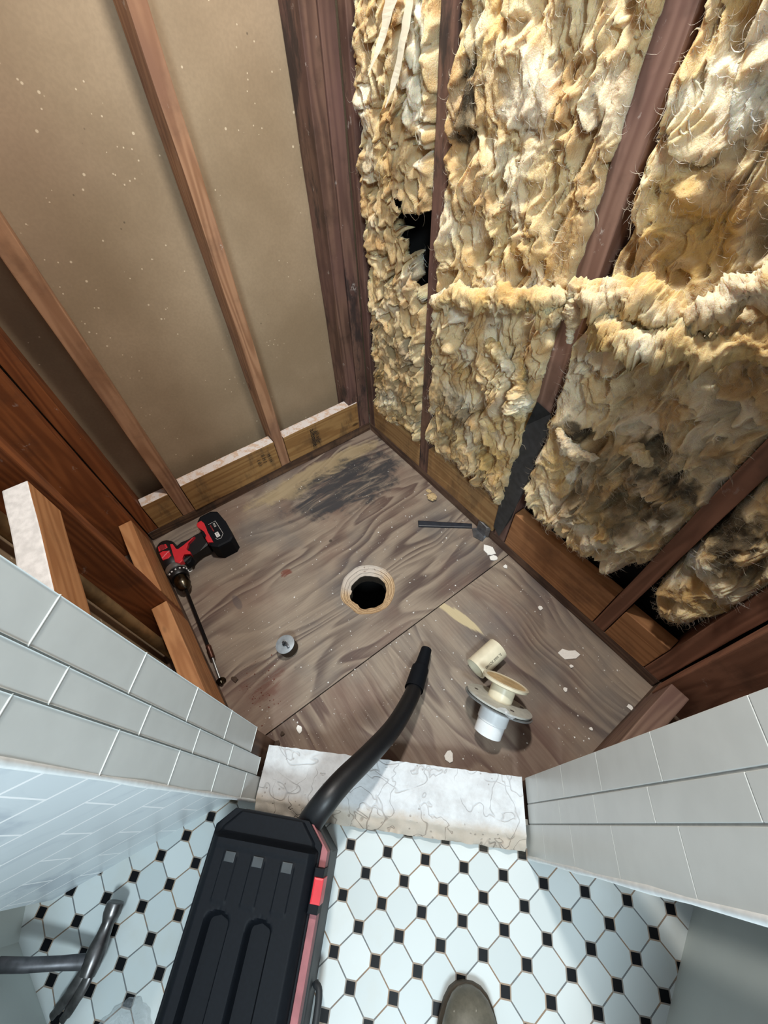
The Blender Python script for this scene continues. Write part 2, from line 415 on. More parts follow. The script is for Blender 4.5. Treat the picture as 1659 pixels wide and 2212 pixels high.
# plywood sheet with the drain hole
HC = (0.609, -0.437)
def sheet_hole():
    bm = bmesh.new(); rnd = random.Random(4)
    outer = [(-0.09, 0.09), (0.787, 0.09), (0.787, -1.015), (-0.09, -1.015)]
    vo = [bm.verts.new((x, y, 0)) for x, y in outer]
    N = 72; r0 = [0.086 + 0.0025 * mnoise.noise(Vector((math.cos(6.283 * i / N) * 2, math.sin(6.283 * i / N) * 2, 0))) * 2 for i in range(N)]
    rings = []
    for k, (dr, z) in enumerate([(0, 0), (-0.004, -0.004), (-0.010, -0.0065), (-0.012, -0.010), (-0.019, -0.013), (-0.021, -0.017), (-0.0275, -0.021), (-0.029, -0.045), (-0.028, -0.06)]):
        ring = []
        for i in range(N):
            a = 2 * math.pi * i / N
            j = 0 if k == 0 else 0.0022 * mnoise.noise(Vector((math.cos(a) * 5, math.sin(a) * 5, k * 0.7)))
            if k >= 6 and 45 < i < 49: j -= 0.004
            r = r0[i] + dr + j
            ring.append(bm.verts.new((HC[0] + r * math.cos(a), HC[1] + r * math.sin(a), z)))
        rings.append(ring)
    es = [bm.edges.new((vo[i], vo[(i + 1) % 4])) for i in range(4)] + [bm.edges.new((rings[0][i], rings[0][(i + 1) % N])) for i in range(N)]
    bmesh.ops.triangle_fill(bm, edges=es, use_beauty=True)
    for k, (a, b) in enumerate(zip(rings, rings[1:])):
        for i in range(N):
            f = bm.faces.new((a[i], a[(i + 1) % N], b[(i + 1) % N], b[i])); f.material_index = 1
    lo = [bm.verts.new((x, y, -0.019)) for x, y in outer]
    for i in range(4): bm.faces.new((vo[i], vo[(i + 1) % 4], lo[(i + 1) % 4], lo[i]))
    return bm
def m_hole():
    g = G('cut_plywood_edge'); p = g.world(); x, y, z = g.sep(p)
    r = ((x - HC[0]).pow(2) + (y - HC[1]).pow(2)).sqrt() + (g.noise(p, 30, 4, 0.6) - 0.5) * 0.006
    rings = (r * 210).fract()
    c = g.mix(rings.rng(0.55, 0.95), lin((206, 178, 140)), lin((132, 96, 62)))
    ang = (x - HC[0]) * -0.8 + (y - HC[1]) * 0.1
    c = g.mix((ang + (g.noise(p, 25, 4) - 0.5) * 0.08).rng(0.0, 0.04) * 0.8, c, lin((196, 188, 180)))
    c = g.mix(g.noise(p, 50, 5, 0.7).rng(0.56, 0.66) * 0.7, c, lin((96, 62, 42)))
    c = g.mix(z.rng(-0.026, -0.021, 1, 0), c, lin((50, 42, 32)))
    g.bump(rings, 0.5, 0.002); return g.out(c, 0.8)
bm = sheet_hole()
tag(bm_obj('plywood_sheet', bm, [PLY1, m_hole()]), 'weathered plywood subfloor sheet with the round drain hole', 'plywood')
bm = bmesh.new()
add_prism(bm, [(0.790, 0.09), (0.790, -0.985), (0.815, -0.96), (1.39, -0.37), (1.39, 0.09)][::-1], -0.019, -0.0005)
tag(bm_obj('plywood_sheet', bm, PLY2), 'plywood subfloor sheet along the curb, without a drain hole', 'plywood')
bm = bmesh.new()
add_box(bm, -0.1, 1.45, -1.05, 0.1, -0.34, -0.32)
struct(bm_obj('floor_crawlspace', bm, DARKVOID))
# mosaic floor of the bathroom, outer side of the curb
CD = Vector((0.678, 0.734, 0)).normalized(); CP = Vector((0.734, -0.678, 0)).normalized()
o0 = Vector((0.880, -0.905, 0))
bm = bmesh.new()
add_prism(bm, [(0.84, -0.94), (0.66, -1.2), (0.66, -1.75), (2.6, -1.75), (2.6, -0.1), (1.50, -0.1), (1.50, -0.36), (1.29, -0.49)], 0.02, 0.05)
struct(bm_obj('floor', bm, FLOOR))

# marble tiled wall on the left of the bathroom
wv = Vector((-0.075, -0.45, 0)).normalized(); ang = math.atan2(wv.y, wv.x)
bm = bmesh.new(); add_box(bm, 0.0, 0.40, -0.012, 0.0, 0.0, 2.2, 0.0015)
o = struct(bm_obj('wall_bathroom_left', bm, MARBLE, loc=(0.8795, -0.965, 0.045))); o.rotation_euler = (0, 0, ang)
bm = bmesh.new(); add_prism(bm, [(0.79, -1.405), (0.84, -1.424), (1.03, -1.388), (1.30, -1.36), (1.30, -1.6), (0.60, -1.6), (0.60, -1.38)], 0.05, 0.62, 0.004)
tag(bm_obj('side_panel', bm, WHITE_BOARD), 'plain greyish white panel at the left edge, below the hammer', 'panel')
bm = bmesh.new(); add_prism(bm, [(1.548, -0.28), (1.572, -0.336), (1.630, -0.54), (1.76, -0.98), (1.90, -0.94), (1.70, -0.24)], 0.05, 0.70, 0.004)
o = tag(bm_obj('cabinet_side', bm, WHITE_BOARD), 'plain white cabinet side at the lower right, beyond the right tiled jamb', 'cabinet')

# ------------------------------------------------------------------ curb
def curb():
    L = 0.575; W = 0.128; nx, ny = 150, 46
    org = Vector((0.838, -0.872, 0)); bm = bmesh.new(); gr = []
    for j in range(ny + 1):
        row = []
        for i in range(nx + 1):
            u = i / nx * L; v = j / ny; y = -v * W
            n = mnoise.fractal(Vector((u * 30, y * 30, 0)), 0.7, 2.1, 4)
            z = 0.088 + 0.0016 * n
            if v > 0.80:
                z -= (v - 0.80) / 0.20 * 0.022 * (1 + 0.6 * mnoise.noise(Vector((u * 40, 5, v * 6))))
            e = 0.0018 * mnoise.noise(Vector((u * 70, 2, j * 0.1)))
            row.append(bm.verts.new((u, y + (e if j in (0, ny) else 0), z)))
        gr.append(row)
    for j in range(ny):
        for i in range(nx):
            f = bm.faces.new((gr[j][i], gr[j + 1][i], gr[j + 1][i + 1], gr[j][i + 1])); f.smooth = True
    per = gr[0] + [r[-1] for r in gr[1:]] + gr[-1][::-1][1:] + [r[0] for r in gr[::-1][1:-1]]
    low = [bm.verts.new((v.co.x, v.co.y, 0.0)) for v in per]
    for i in range(len(per)): bm.faces.new((per[i], per[(i + 1) % len(per)], low[(i + 1) % len(per)], low[i]))
    o = bm_obj('shower_curb', bm, PLASTER, loc=org)
    o.rotation_euler = (0, 0, math.atan2(CD.y, CD.x)); return o
tag(curb(), 'cracked white mortar shower curb between the two tiled jambs', 'curb')

# ------------------------------------------------------------------ tiled jambs
def jamb(name, A, B, zsteps, zbase, depthdir):
    """A = inner (shower side) edge, B = outer edge; facing = away from depthdir"""
    A, B = Vector((*A, 0)), Vector((*B, 0)); t = (B - A).normalized(); n = Vector((depthdir[0], depthdir[1], 0)).normalized()
    Lw = (B - A).length
    root = bm = bmesh.new()
    # core behind the tiles
    pts = [A + n * 0.010, B + n * 0.010, B + n * 0.09, A + n * 0.09]
    add_prism(bm, [(p.x, p.y) for p in pts], 0.0, 2.3)
    core = struct(bm_obj(name, bm, JAMB_CORE))
    cols = [(0.0, 0.046), (0.048, 0.080), (0.082, Lw)]
    bm = bmesh.new(); bg = bmesh.new()
    for ci, (a, b) in enumerate(cols):
        z = zsteps[ci][0]; zs = [z]
        k = zsteps[ci][1]
        while k < 2.2: zs.append(k); k += 0.158
        for z0, z1 in zip(zs, zs[1:]):
            # one tile = bevelled box in (t, n, z)
            r = bmesh.ops.create_cube(bm, size=1.0); vs = r['verts']
            for v in vs:
                s = a + (v.co.x + .5) * (b - a); d = -0.0 + (v.co.y + .5) * 0.010; zz = z0 + 0.0003 + (v.co.z + .5) * (z1 - z0 - 0.0006)
                v.co = A + t * s + n * d; v.co.z = zz
            es = list({e for v in vs for e in v.link_edges})
            bmesh.ops.bevel(bm, geom=es, offset=0.0009, segments=3, affect='EDGES', profile=0.5)
        q = [A + t * a + n * 0.0010, A + t * (b + 0.002 if ci < 2 else b) + n * 0.0010, A + t * (b + 0.002 if ci < 2 else b) + n * 0.0098, A + t * a + n * 0.0098]
        add_prism(bg, [(p.x, p.y) for p in q], zs[0] + 0.001, 2.2)
    for f in bm.faces: f.smooth = False
    ti = bm_obj('tiles', bm, TILE, core); ti['label'] = 'glazed off-white wall tiles'
    gr = bm_obj('grout', bg, TILE_GROUT, core)
    bc = bmesh.new(); e = B + t * 0.001 + n * 0.002
    add_tube(bc, [(e.x, e.y, z) for z in np.linspace(0.05, 2.2, 30)], [0.0036 + 0.0008 * math.sin(k * 2.1) for k in range(30)], 10)
    bm_obj('caulk_edge', bc, CAULK, core)
    return core
jamb('wall_jamb_left', (0.822, -0.862), (0.915, -0.946), [(0.195, 0.357), (0.118, 0.303), (0.052, 0.186)], 0.05, (-CD.x, -CD.y))
jamb('wall_jamb_right', (1.233, -0.446), (1.333, -0.536), [(0.090, 0.180), (0.088, 0.145), (0.052, 0.186)], 0.05, (CD.x, CD.y))

# ================================================================== FRAMING
def board(name, x0, x1, y0, y1, z0, z1, mat, label, cat='stud', group=None, bevel=0.0025, wob=0.0012, topmat=None, seed=0):
    """sawn lumber with softened arrises and slightly uneven faces; origin at its base"""
    bm = bmesh.new(); ox, oy, oz = (x0 + x1) / 2, (y0 + y1) / 2, z0
    dims = (x1 - x0, y1 - y0, z1 - z0); ax = dims.index(max(dims))
    add_box(bm, x0 - ox, x1 - ox, y0 - oy, y1 - oy, 0, z1 - z0, bevel)
    n = max(2, int(dims[ax] / 0.04))
    nrm = [0, 0, 0]; nrm[ax] = 1
    lo = (x0 - ox, y0 - oy, 0)[ax]
    for k in range(1, n):
        co = [0, 0, 0]; co[ax] = lo + dims[ax] * k / n
        bmesh.ops.bisect_plane(bm, geom=bm.verts[:] + bm.edges[:] + bm.faces[:], plane_co=co, plane_no=nrm)
    for v in bm.verts:
        p = Vector((v.co.x * 9 + seed * 3.7, v.co.y * 9, v.co.z * 9 + ox * 10)); q = mnoise.noise_vector(p)
        for a in range(3):
            if a != ax: v.co[a] += q[a] * wob
    mats = [mat]
    if topmat:
        mats.append(topmat)
        bmesh.ops.recalc_face_normals(bm, faces=bm.faces[:])
        bm.normal_update()
        for f in bm.faces:
            if f.normal.z > 0.8: f.material_index = 1
    return tag(bm_obj(name, bm, mats, loc=(ox, oy, oz)), label, cat, group)

PH = 0.040; TOP = 2.25
# sole plates
board('sole_plate', -0.09, 0.0, -0.93, 0.0, 0.0, PH, W_PLATE, 'dark damp-stained sole plate along the foot of the left wall', 'plate', seed=1)
board('sole_plate', 0.0, 1.30, 0.0, 0.088, 0.0, PH, W_PLATEX, 'long brown sole plate along the foot of the insulated right wall', 'plate', seed=2)
board('sole_plate', 0.0, 0.72, -1.02, -0.932, 0.0, PH, W_PLATEX, 'sole plate under the pale blocks of the left return wall', 'plate', seed=3)
board('sole_plate', 1.302, 1.39, -0.36, 0.088, 0.0, PH, W_PLATE, 'sole plate of the short return wall at the right', 'plate', seed=4)
# left wall studs
board('wall_stud', -0.09, 0.0, -0.044, -0.002, PH, TOP, W_STUD_P, 'mouldy corner stud on the left wall side of the corner seam', seed=5)
board('wall_stud', -0.088, -0.003, -0.088, -0.046, PH, TOP, W_STUD_P, 'red-brown stud doubled against the left side of the corner stud', seed=6)
board('wall_stud', -0.09, 0.0, -0.414, -0.378, PH, TOP, W_STUD_L, 'light brown left wall stud standing between the two longer tan panels', seed=7)
board('wall_stud', -0.09, 0.0, -0.804, -0.762, PH, TOP, W_STUD_L, 'brown left wall stud with a dark knot, nearer the drill', seed=8)
board('wall_stud', -0.09, -0.002, -0.930, -0.894, PH, TOP, W_STUD_O, 'last stud of the left wall, beside the drill corner', seed=9)
# right wall studs
board('wall_stud', 0.002, 0.034, 0.0, 0.088, PH, TOP, W_STUD_P, 'stained stud on the insulation side of the corner seam', seed=10)
board('wall_stud', 0.040, 0.062, 0.022, 0.088, PH, TOP, W_STUD_R, 'recessed pale brown stud just right of the corner seam', seed=11)
board('wall_stud', 0.325, 0.370, 0.0, 0.088, PH, TOP, W_STUD_P, 'thin dark stud right of the black hole in the insulation', seed=12)
board('wall_stud', 0.714, 0.758, 0.0, 0.088, PH, TOP, W_STUD_R, 'stud crossed by the rolled-over insulation, grey strip on its foot', seed=13)
board('wall_stud', 1.099, 1.134, 0.0, 0.088, PH, TOP, W_RED, 'slanting red-brown stud between the last two insulation batts', seed=14)
board('wall_stud', 1.256, 1.298, 0.0, 0.088, PH, TOP, W_RED, 'end stud of the insulated wall at the right corner', seed=15)
# left return wall studs
board('wall_stud', 0.002, 0.045, -1.020, -0.932, PH, TOP, W_STUD_O, 'orange-brown corner stud of the left return wall, behind the drill', seed=16)
board('wall_stud', 0.350, 0.388, -1.020, -0.932, PH, TOP, W_STUD_O, 'broad orange-brown stud between the two pale low blocks at left', seed=17)
board('wall_stud', 0.690, 0.730, -1.020, -0.936, PH, TOP, W_STUD_O, 'stud behind the left tiled jamb', seed=18)
# right return wall studs
board('wall_stud', 1.302, 1.392, -0.040, -0.003, PH, TOP, W_RED, 'first stud of the right return wall, at the corner beside the end stud', seed=19)
board('wall_stud', 1.302, 1.392, -0.360, -0.322, PH, TOP, W_RED, 'stud behind the right tiled jamb', seed=20)
# blocking between studs, left wall
g_ = None
b1 = board('blocking_board', -0.040, 0.001, -0.376, -0.052, PH, 0.166, W_BLK_Y, 'stamped yellow blocking board beside the corner, top smeared white', 'board', topmat=MUD, seed=21)
b2 = board('blocking_board', -0.040, 0.003, -0.760, -0.416, PH, 0.170, W_BLK_Y, 'long yellow blocking board between the two left wall studs', 'board', topmat=MUD, seed=22)
b3 = board('blocking_board', -0.040, 0.000, -0.892, -0.806, PH, 0.160, W_BLK_Y, 'short blocking board nearest the drill on the left wall', 'board', topmat=MUD, seed=23)
# stamps on the boards
R90 = Matrix.Rotation(math.radians(90), 4, 'Y')
def on_left_wall(y, z, roll):   # text plane facing +x
    return Matrix.Translation((0.0045, y, z)) @ Matrix(((0, 0, 1, 0), (1, 0, 0, 0), (0, 1, 0, 0), (0, 0, 0, 1))) @ Matrix.Rotation(roll, 4, 'Z')
def stamp(par, y, z, roll, s, size):
    t = add_text('stamp', s, size, on_left_wall(y, z, roll), INK); t.parent = par; t.matrix_parent_inverse = Matrix.Translation(par.location).inverted()
    return t
stamp(b1, -0.262, 0.105, math.radians(-90), 'allbaille', 0.030)
stamp(b1, -0.244, 0.100, math.radians(-90), 'aill aille', 0.022)
stamp(b2, -0.470, 0.12, math.radians(-90), 'II H I', 0.020); stamp(b2, -0.490, 0.11, math.radians(-90), 'I II I', 0.020)
stamp(b2, -0.448, 0.11, math.radians(-90), 'H I H', 0.018)
# blocking, right wall
board('blocking_board', 0.036, 0.323, 0.000, 0.038, PH, 0.150, W_BLK_XP, 'pale blocking board at the foot of the crumbly insulation by the corner', 'board', seed=24)
board('blocking_board', 0.372, 0.706, 0.000, 0.038, PH, 0.165, W_BLK_XP, 'splintered pale blocking board left of the grey strip', 'board', seed=25)
board('blocking_board', 0.762, 1.097, 0.000, 0.038, PH, 0.196, W_BLK_X, 'reddish blocking board right of the grey strip, under the widest batt', 'board', seed=26)
board('blocking_board', 1.136, 1.254, 0.000, 0.038, PH, 0.176, W_BLK_X, 'short reddish blocking board under the rightmost batt', 'board', seed=27)
# blocking, left return wall
board('blocking_board', 0.047, 0.348, -0.970, -0.931, PH, 0.172, W_BLK_XL, 'pale blocking board on edge right behind the drill', 'board', seed=28)
board('blocking_board', 0.390, 0.688, -0.970, -0.929, PH, 0.176, W_BLK_XL, 'pale blocking board beside the long drill bit and left jamb', 'board', seed=29)
board('blocking_board', 0.432, 0.700, -0.966, -0.929, 0.612, 0.692, W_BLK_XL, 'high blocking board with white painted top above the left tiles', 'board', topmat=WHITE_PAINT, seed=30)
# blocking, right return wall
board('blocking_board', 1.300, 1.342, -0.320, -0.062, PH, 0.168, W_BLK_G, 'greyish blocking board at the right corner beside the tiled jamb', 'board', seed=31)
# pipe running up in the left return wall
bm = bmesh.new(); add_tube(bm, [(0.470 - 0.016 * min(z, 1), -0.994, z) for z in np.linspace(0.04, 2.2, 12)], 0.0135, 18)
PIPEM = m_plain('dusty_copper', (150, 122, 84), 0.5, metal=0.4, var=0.25, scale=30)
tag(bm_obj('riser_pipe', bm, PIPEM), 'dusty tan pipe rising inside the left return wall', 'pipe')

# ================================================================== INSULATION
_rs = np.random.RandomState(7); _perm = _rs.permutation(512).astype(np.int64)
_ang = _rs.rand(512) * 2 * np.pi; _gx, _gy = np.cos(_ang), np.sin(_ang)
def perlin(x, y, seed=0):
    xi = np.floor(x).astype(np.int64); yi = np.floor(y).astype(np.int64); xf = x - xi; yf = y - yi
    u = xf ** 3 * (xf * (xf * 6 - 15) + 10); v = yf ** 3 * (yf * (yf * 6 - 15) + 10)
    def gr(ix, iy, dx, dy):
        h = _perm[(_perm[(ix + seed * 57) & 511] + iy) & 511]; return _gx[h] * dx + _gy[h] * dy
    a = gr(xi, yi, xf, yf); b = gr(xi + 1, yi, xf - 1, yf); c = gr(xi, yi + 1, xf, yf - 1); d = gr(xi + 1, yi + 1, xf - 1, yf - 1)
    return ((a + u * (b - a)) * (1 - v) + (c + u * (d - c)) * v) * 1.5
def fbm(x, y, o=4, seed=0, g=0.5):
    s = 0; a = 1; t = 0
    for i in range(o): s = s + a * perlin(x * 2 ** i, y * 2 ** i, seed + i * 3); t += a; a *= g
    return s / t
def ridge(x, y, seed=0): return 1 - (np.sqrt(perlin(x, y, seed) ** 2 + 0.012) - 0.05) * 2.0
def worley(x, y, seed=0):
    xi = np.floor(x).astype(np.int64); yi = np.floor(y).astype(np.int64); best = np.full(x.shape, 9.0)
    for a in (-1, 0, 1):
        for b in (-1, 0, 1):
            h = _perm[(_perm[(xi + a + seed * 31) & 511] + yi + b) & 511]
            px = xi + a + (h % 97) / 97.0; py = yi + b + (h % 61) / 61.0
            best = np.minimum(best, (px - x) ** 2 + (py - y) ** 2)
    return np.sqrt(best)
def sm(a, b, t): t = np.clip((t - a) / (b - a), 0, 1); return t * t * (3 - 2 * t)

def m_insul():
    g = G('fibreglass_insulation'); o = g.world(); x, y, z = g.sep(o)
    A = g.sep(g.attr('mixes', 0))   # r = grey, g = white, b = deep yellow
    big = g.noise(o, 7, 3); mid = g.noise(o, 24, 4, 0.6)
    c = g.mix((big * 0.5 + mid * 0.5).rng(0.38, 0.62), lin((230, 210, 170)), lin((212, 184, 138)))
    c = g.mix(g.noise(g.comb(x * 14, z * 14, 3.0), 1.0, 4, 0.6).rng(0.44, 0.64) * 0.75, c, lin((188, 148, 98)))
    c = g.mix(A[2] * 0.65, c, lin((206, 170, 96)))
    c = g.mix(A[1] * 0.85, c, lin((240, 234, 214)))
    gm = A[0] * mid.rng(0.2, 0.62, 0.55, 1.2)
    c = g.mix(gm.min(1.0) * 0.9, c, lin((66, 60, 52)))
    fine = g.noise(g.comb(x * 300, y * 300, z * 120), 1.0, 3, 0.7)
    fine2 = g.noise(o, 420, 3, 0.7)
    g.bump(fine * 0.8 + fine2 * 0.7 + mid * 0.6, 0.8, 0.0035)
    g.put(g.bsdf.inputs['Subsurface Weight'], 0.65); g.bsdf.inputs['Subsurface Radius'].default_value = (1.0, 0.62, 0.32); g.bsdf.inputs['Subsurface Scale'].default_value = 0.013
    return g.out(c, 0.95, 0, 0.1)
INSUL = m_insul()

def set_mixes(me, arr):
    a = me.color_attributes.new('mixes', 'FLOAT_COLOR', 'POINT')
    a.data.foreach_set('color', np.c_[arr, np.ones(len(arr))].astype(np.float32).ravel())

def spots_val(x, z, spots, seed):
    m = np.zeros_like(x); n = fbm(x * 28, z * 28, 4, seed + 40)
    for cx, cz, rx, rz, am in spots:
        r = np.sqrt(((x - cx) / rx) ** 2 + ((z - cz) / rz) ** 2) + n * 0.9
        m = np.maximum(m, am * sm(1.05, 0.55, r))
    return m

def batt(name, label, x0, x1, zbot, style, grey, white, deep, hole=None, base=0.0, seed=1, edge=(0.02, 0.02, 0.07), step=0.0021, fibres=1500, bumps=()):
    nx = int((x1 - x0) / step); zs = np.r_[np.arange(0, 1.0, step * 1.15 / 1.0), ]
    z_hi = 1.22
    nz = int((z_hi - 0.15) / (step * 1.2))
    U, V = np.meshgrid(np.linspace(0, 1, nx), np.linspace(0, 1, nz))
    X = x0 + U * (x1 - x0); zb = zbot(X); Z = zb + V * (z_hi - zb)
    wx = X + 0.020 * perlin(X * 11, Z * 9, seed + 11) + 0.007 * perlin(X * 35, Z * 30, seed + 12)
    wz = Z + 0.030 * perlin(X * 10, Z * 8, seed + 13) + 0.008 * perlin(X * 33, Z * 30, seed + 14)
    if style == 'crumbly':
        wx = wx + 0.006 * perlin(wx * 50, wz * 40, seed + 17); wz = wz + 0.012 * perlin(wx * 40 + 3, wz * 30, seed + 18); w1 = worley(wx * 30, wz * 20, seed); w2 = worley(wx * 62 + 3, wz * 50, seed + 1)
        h = 0.024 * (0.75 - w1 ** 1.5) + 0.011 * (0.6 - w2) + 0.012 * fbm(wx * 9, wz * 8, 3, seed + 2)
        h -= 0.048 * sm(0.16, 0.42, perlin(wx * 36, wz * 23, seed + 3)) + 0.02 * sm(0.25, 0.5, perlin(wx * 55, wz * 42, seed + 13)) 
        h += 0.003 * (0.6 - worley(wx * 120, wz * 110, seed + 4))
    else:
        sk = wx + wz * 0.10
        vx = wx + 0.012 * perlin(wx * 26 + 9, wz * 18, seed + 15); vz = wz + 0.022 * perlin(wx * 24, wz * 16 + 5, seed + 16)
        r1 = ridge(sk * 20, wz * 7.5, seed); r2 = ridge(vx * 42, vz * 20, seed + 1); w1 = worley(vx * 23, vz * 15, seed + 2)
        r3 = ridge(vx * 70, vz * 34, seed + 6); r4 = ridge(vx * 130, vz * 60, seed + 7)
        gate = sm(-0.35, 0.3, perlin(wx * 8, wz * 6, seed + 8))
        h = 0.014 * (r1 - 0.5) * (0.4 + gate) + 0.010 * (r2 - 0.5) * (0.3 + gate) + 0.013 * (0.6 - w1) + 0.018 * fbm(wx * 8, wz * 7, 3, seed + 3)
        h += 0.0058 * (0.45 + gate) * (r3 - 0.5) + 0.0030 * (0.4 + gate) * (r4 - 0.5)
        h += 0.006 * (0.6 - worley(vx * 42, vz * 28, seed + 5))
        h -= 0.034 * sm(0.30, 0.58, perlin(vx * 20, vz * 13, seed + 4)) + 0.012 * sm(0.35, 0.5, perlin(vx * 40, vz * 26, seed + 14))
    h += 0.0024 * fbm(X * 150 + 6 * h * 20, Z * 90, 3, seed + 6, 0.7)
    for cx, cz, rx, rz, am in bumps:
        h += am * np.exp(-(((X - cx) / rx) ** 2 + ((Z - cz) / rz) ** 2))
    dx0 = (X - x0 + 0.006 * perlin(X * 0 + 3, Z * 30, seed)) / edge[0]; dx1 = (x1 - X + 0.006 * perlin(X * 0 + 9, Z * 30, seed)) / edge[1]; dz = (Z - zb) / edge[2]
    e = np.ones_like(X)
    for d in (dx0, dx1, dz):
        t = np.clip(d, 0, 1); e *= np.sqrt(np.clip(1 - (1 - t) ** 2, 0, 1))
    out = -0.070 + (0.070 + base + h) * e
    # overhang: raised parts sag and lean sideways
    XX = X + 0.5 * h * perlin(X * 16, Z * 16, seed + 20); ZZ = Z - (0.30 + 0.35 * perlin(X * 12, Z * 12, seed + 21)) * np.maximum(h, -0.01) * sm(0, 0.3, e)
    co = np.stack([XX, -out, ZZ], -1).reshape(-1, 3)
    idx = np.arange(nx * nz).reshape(nz, nx)
    F = np.stack([idx[:-1, :-1], idx[:-1, 1:], idx[1:, 1:], idx[1:, :-1]], -1).reshape(-1, 4)
    if hole is not None:
        hv = hole(X, Z).reshape(-1); keep = ~(hv[F].mean(1) > 0.5); F = F[keep]
    me = bpy.data.meshes.new(name)
    org = np.array([(x0 + x1) / 2, 0.03, 0.2])
    me.vertices.add(len(co)); me.vertices.foreach_set('co', (co - org).astype(np.float32).ravel())
    me.loops.add(F.size); me.loops.foreach_set('vertex_index', F.astype(np.int32).ravel())
    me.polygons.add(len(F)); me.polygons.foreach_set('loop_start', np.arange(0, F.size, 4, dtype=np.int32)); me.polygons.foreach_set('loop_total', np.full(len(F), 4, np.int32))
    me.polygons.foreach_set('use_smooth', np.ones(len(F), bool)); me.update(); me.validate()
    gm = np.clip(spots_val(X, Z, grey, seed), 0, 1); wm = np.clip(spots_val(X, Z, white, seed + 5) + 0.5 * sm(0.15, 0.5, perlin(wx * 13, wz * 10, seed + 30)), 0, 1)
    dm = np.clip(spots_val(X, Z, deep, seed + 9) + 0.32 * sm(0.1, 0.5, perlin(wx * 9, wz * 7, seed + 31)), 0, 1)
    mix = np.stack([gm, wm * (1 - gm), dm], -1).reshape(-1, 3)
    set_mixes(me, mix)
    o = link(name, me, INSUL, loc=tuple(org)); tag(o, label, 'insulation')
    # frayed strands standing off the surface
    rnd = random.Random(seed); V_ = []; Fc = []; C_ = []
    for k in range(fibres):
        i = rnd.randrange(4, nx - 4); j = rnd.randrange(6, nz - 6); q = j * nx + i
        if hole is not None and hv[q] > 0.5: continue
        p = co[q].copy(); L = rnd.uniform(0.006, 0.026) * (1.6 if rnd.random() < .1 else 1); r = rnd.uniform(0.00022, 0.0005) if rnd.random() < .96 else rnd.uniform(0.0007, 0.0013)
        a = rnd.gauss(-1.45, 0.9); d = np.array([math.cos(a), -0.25 * rnd.random(), math.sin(a)]); cur = rnd.uniform(-0.7, 0.7)
        base_i = len(V_); p[1] += 0.001; ns = 5
        for s in range(ns + 1):
            rr = r * (1 - (s / ns) ** 2 * 0.85)
            for m in range(3):
                an = m * 2.094; V_.append((p[0] + rr * math.cos(an) * abs(d[2]) + rr * math.sin(an) * 0.2, p[1] + rr * math.sin(an), p[2] + rr * math.cos(an) * abs(d[0])))
                C_.append(mix[q] * [0.8, 1, 0.6] + [0, 0.25, 0])
            a += cur + rnd.gauss(0, 0.25); d = np.array([math.cos(a), rnd.uniform(-0.30, 0.18), math.sin(a)]); p = p + d * (L / ns)
        for s in range(ns):
            for m in range(3):
                b0 = base_i + s * 3; Fc.append((b0 + m, b0 + (m + 1) % 3, b0 + 3 + (m + 1) % 3, b0 + 3 + m))
    me2 = bpy.data.meshes.new('loose_fibres'); me2.from_pydata([tuple(np.array(v) - org) for v in V_], [], Fc); me2.update()
    set_mixes(me2, np.array(C_)); f = link('loose_fibres', me2, INSUL, o, smooth=True); f['kind'] = 'stuff'
    return o

def hole0(X, Z):
    n = fbm(X * 30, Z * 30, 4, 77) * 0.05
    # ragged tear next to the thin stud
    t = np.clip((Z - 0.69) / 0.17, 0, 1)
    left = 0.312 - 0.075 * np.sin(np.clip((Z - 0.685) / 0.175, 0, 1) * math.pi * 0.62) + n
    a = (X > left) & (Z > 0.685 + (0.325 - X) * 0.5) & (Z < 0.850 + n * 0.6)
    b = (np.abs(X - 0.245) < 0.02 + n) & (Z > 0.79) & (Z < 0.862)
    return (a | b).astype(float)
batt('insulation_batt', 'crumbly tan insulation with a black torn hole, between the corner and thin stud', 0.058, 0.328,
     lambda x: 0.150 + 0.02 * np.sin(x * 30) + 0.05 * (x > 9), 'crumbly',
     grey=[(0.10, 0.30, 0.07, 0.10, 0.35), (0.25, 0.30, 0.09, 0.12, 0.40), (0.22, 0.46, 0.12, 0.08, 0.35)], white=[(0.27, 1.08, 0.035, 0.10, 0.9), (0.10, 1.00, 0.04, 0.06, 0.8), (0.30, 1.0, 0.02, 0.08, 0.7)],
     deep=[(0.10, 0.33, 0.05, 0.06, 0.5)], hole=hole0, base=0.006, seed=3, edge=(0.03, 0.015, 0.05), fibres=2500)
batt('insulation_batt', 'cream to orange insulation batt with a grey mould patch, right of the thin stud', 0.366, 0.722,
     lambda x: 0.175 + 0.06 * np.exp(-((x - 0.45) / 0.05) ** 2) * 0 + 0.012 * np.sin(x * 40), 'fluffy',
     grey=[(0.425, 1.02, 0.028, 0.075, 1.0), (0.40, 0.985, 0.02, 0.02, 0.9), (0.48, 0.40, 0.09, 0.08, 0.55), (0.46, 0.28, 0.08, 0.07, 0.4), (0.60, 0.28, 0.06, 0.09, 0.3)],
     white=[(0.47, 0.70, 0.03, 0.05, 0.9), (0.55, 1.05, 0.06, 0.05, 0.7), (0.53, 0.77, 0.03, 0.02, 0.6), (0.52, 0.44, 0.03, 0.06, 0.6)],
     deep=[(0.44, 1.12, 0.06, 0.05, 0.7), (0.64, 0.35, 0.05, 0.12, 0.7), (0.5, 0.30, 0.06, 0.06, 0.4), (0.58, 0.85, 0.12, 0.05, 0.5)],
     base=0.012, seed=11, edge=(0.015, 0.015, 0.05), fibres=8000,
     bumps=[(0.45, 0.64, 0.06, 0.05, 0.03), (0.58, 0.58, 0.05, 0.05, 0.02), (0.64, 0.56, 0.03, 0.06, 0.025)])
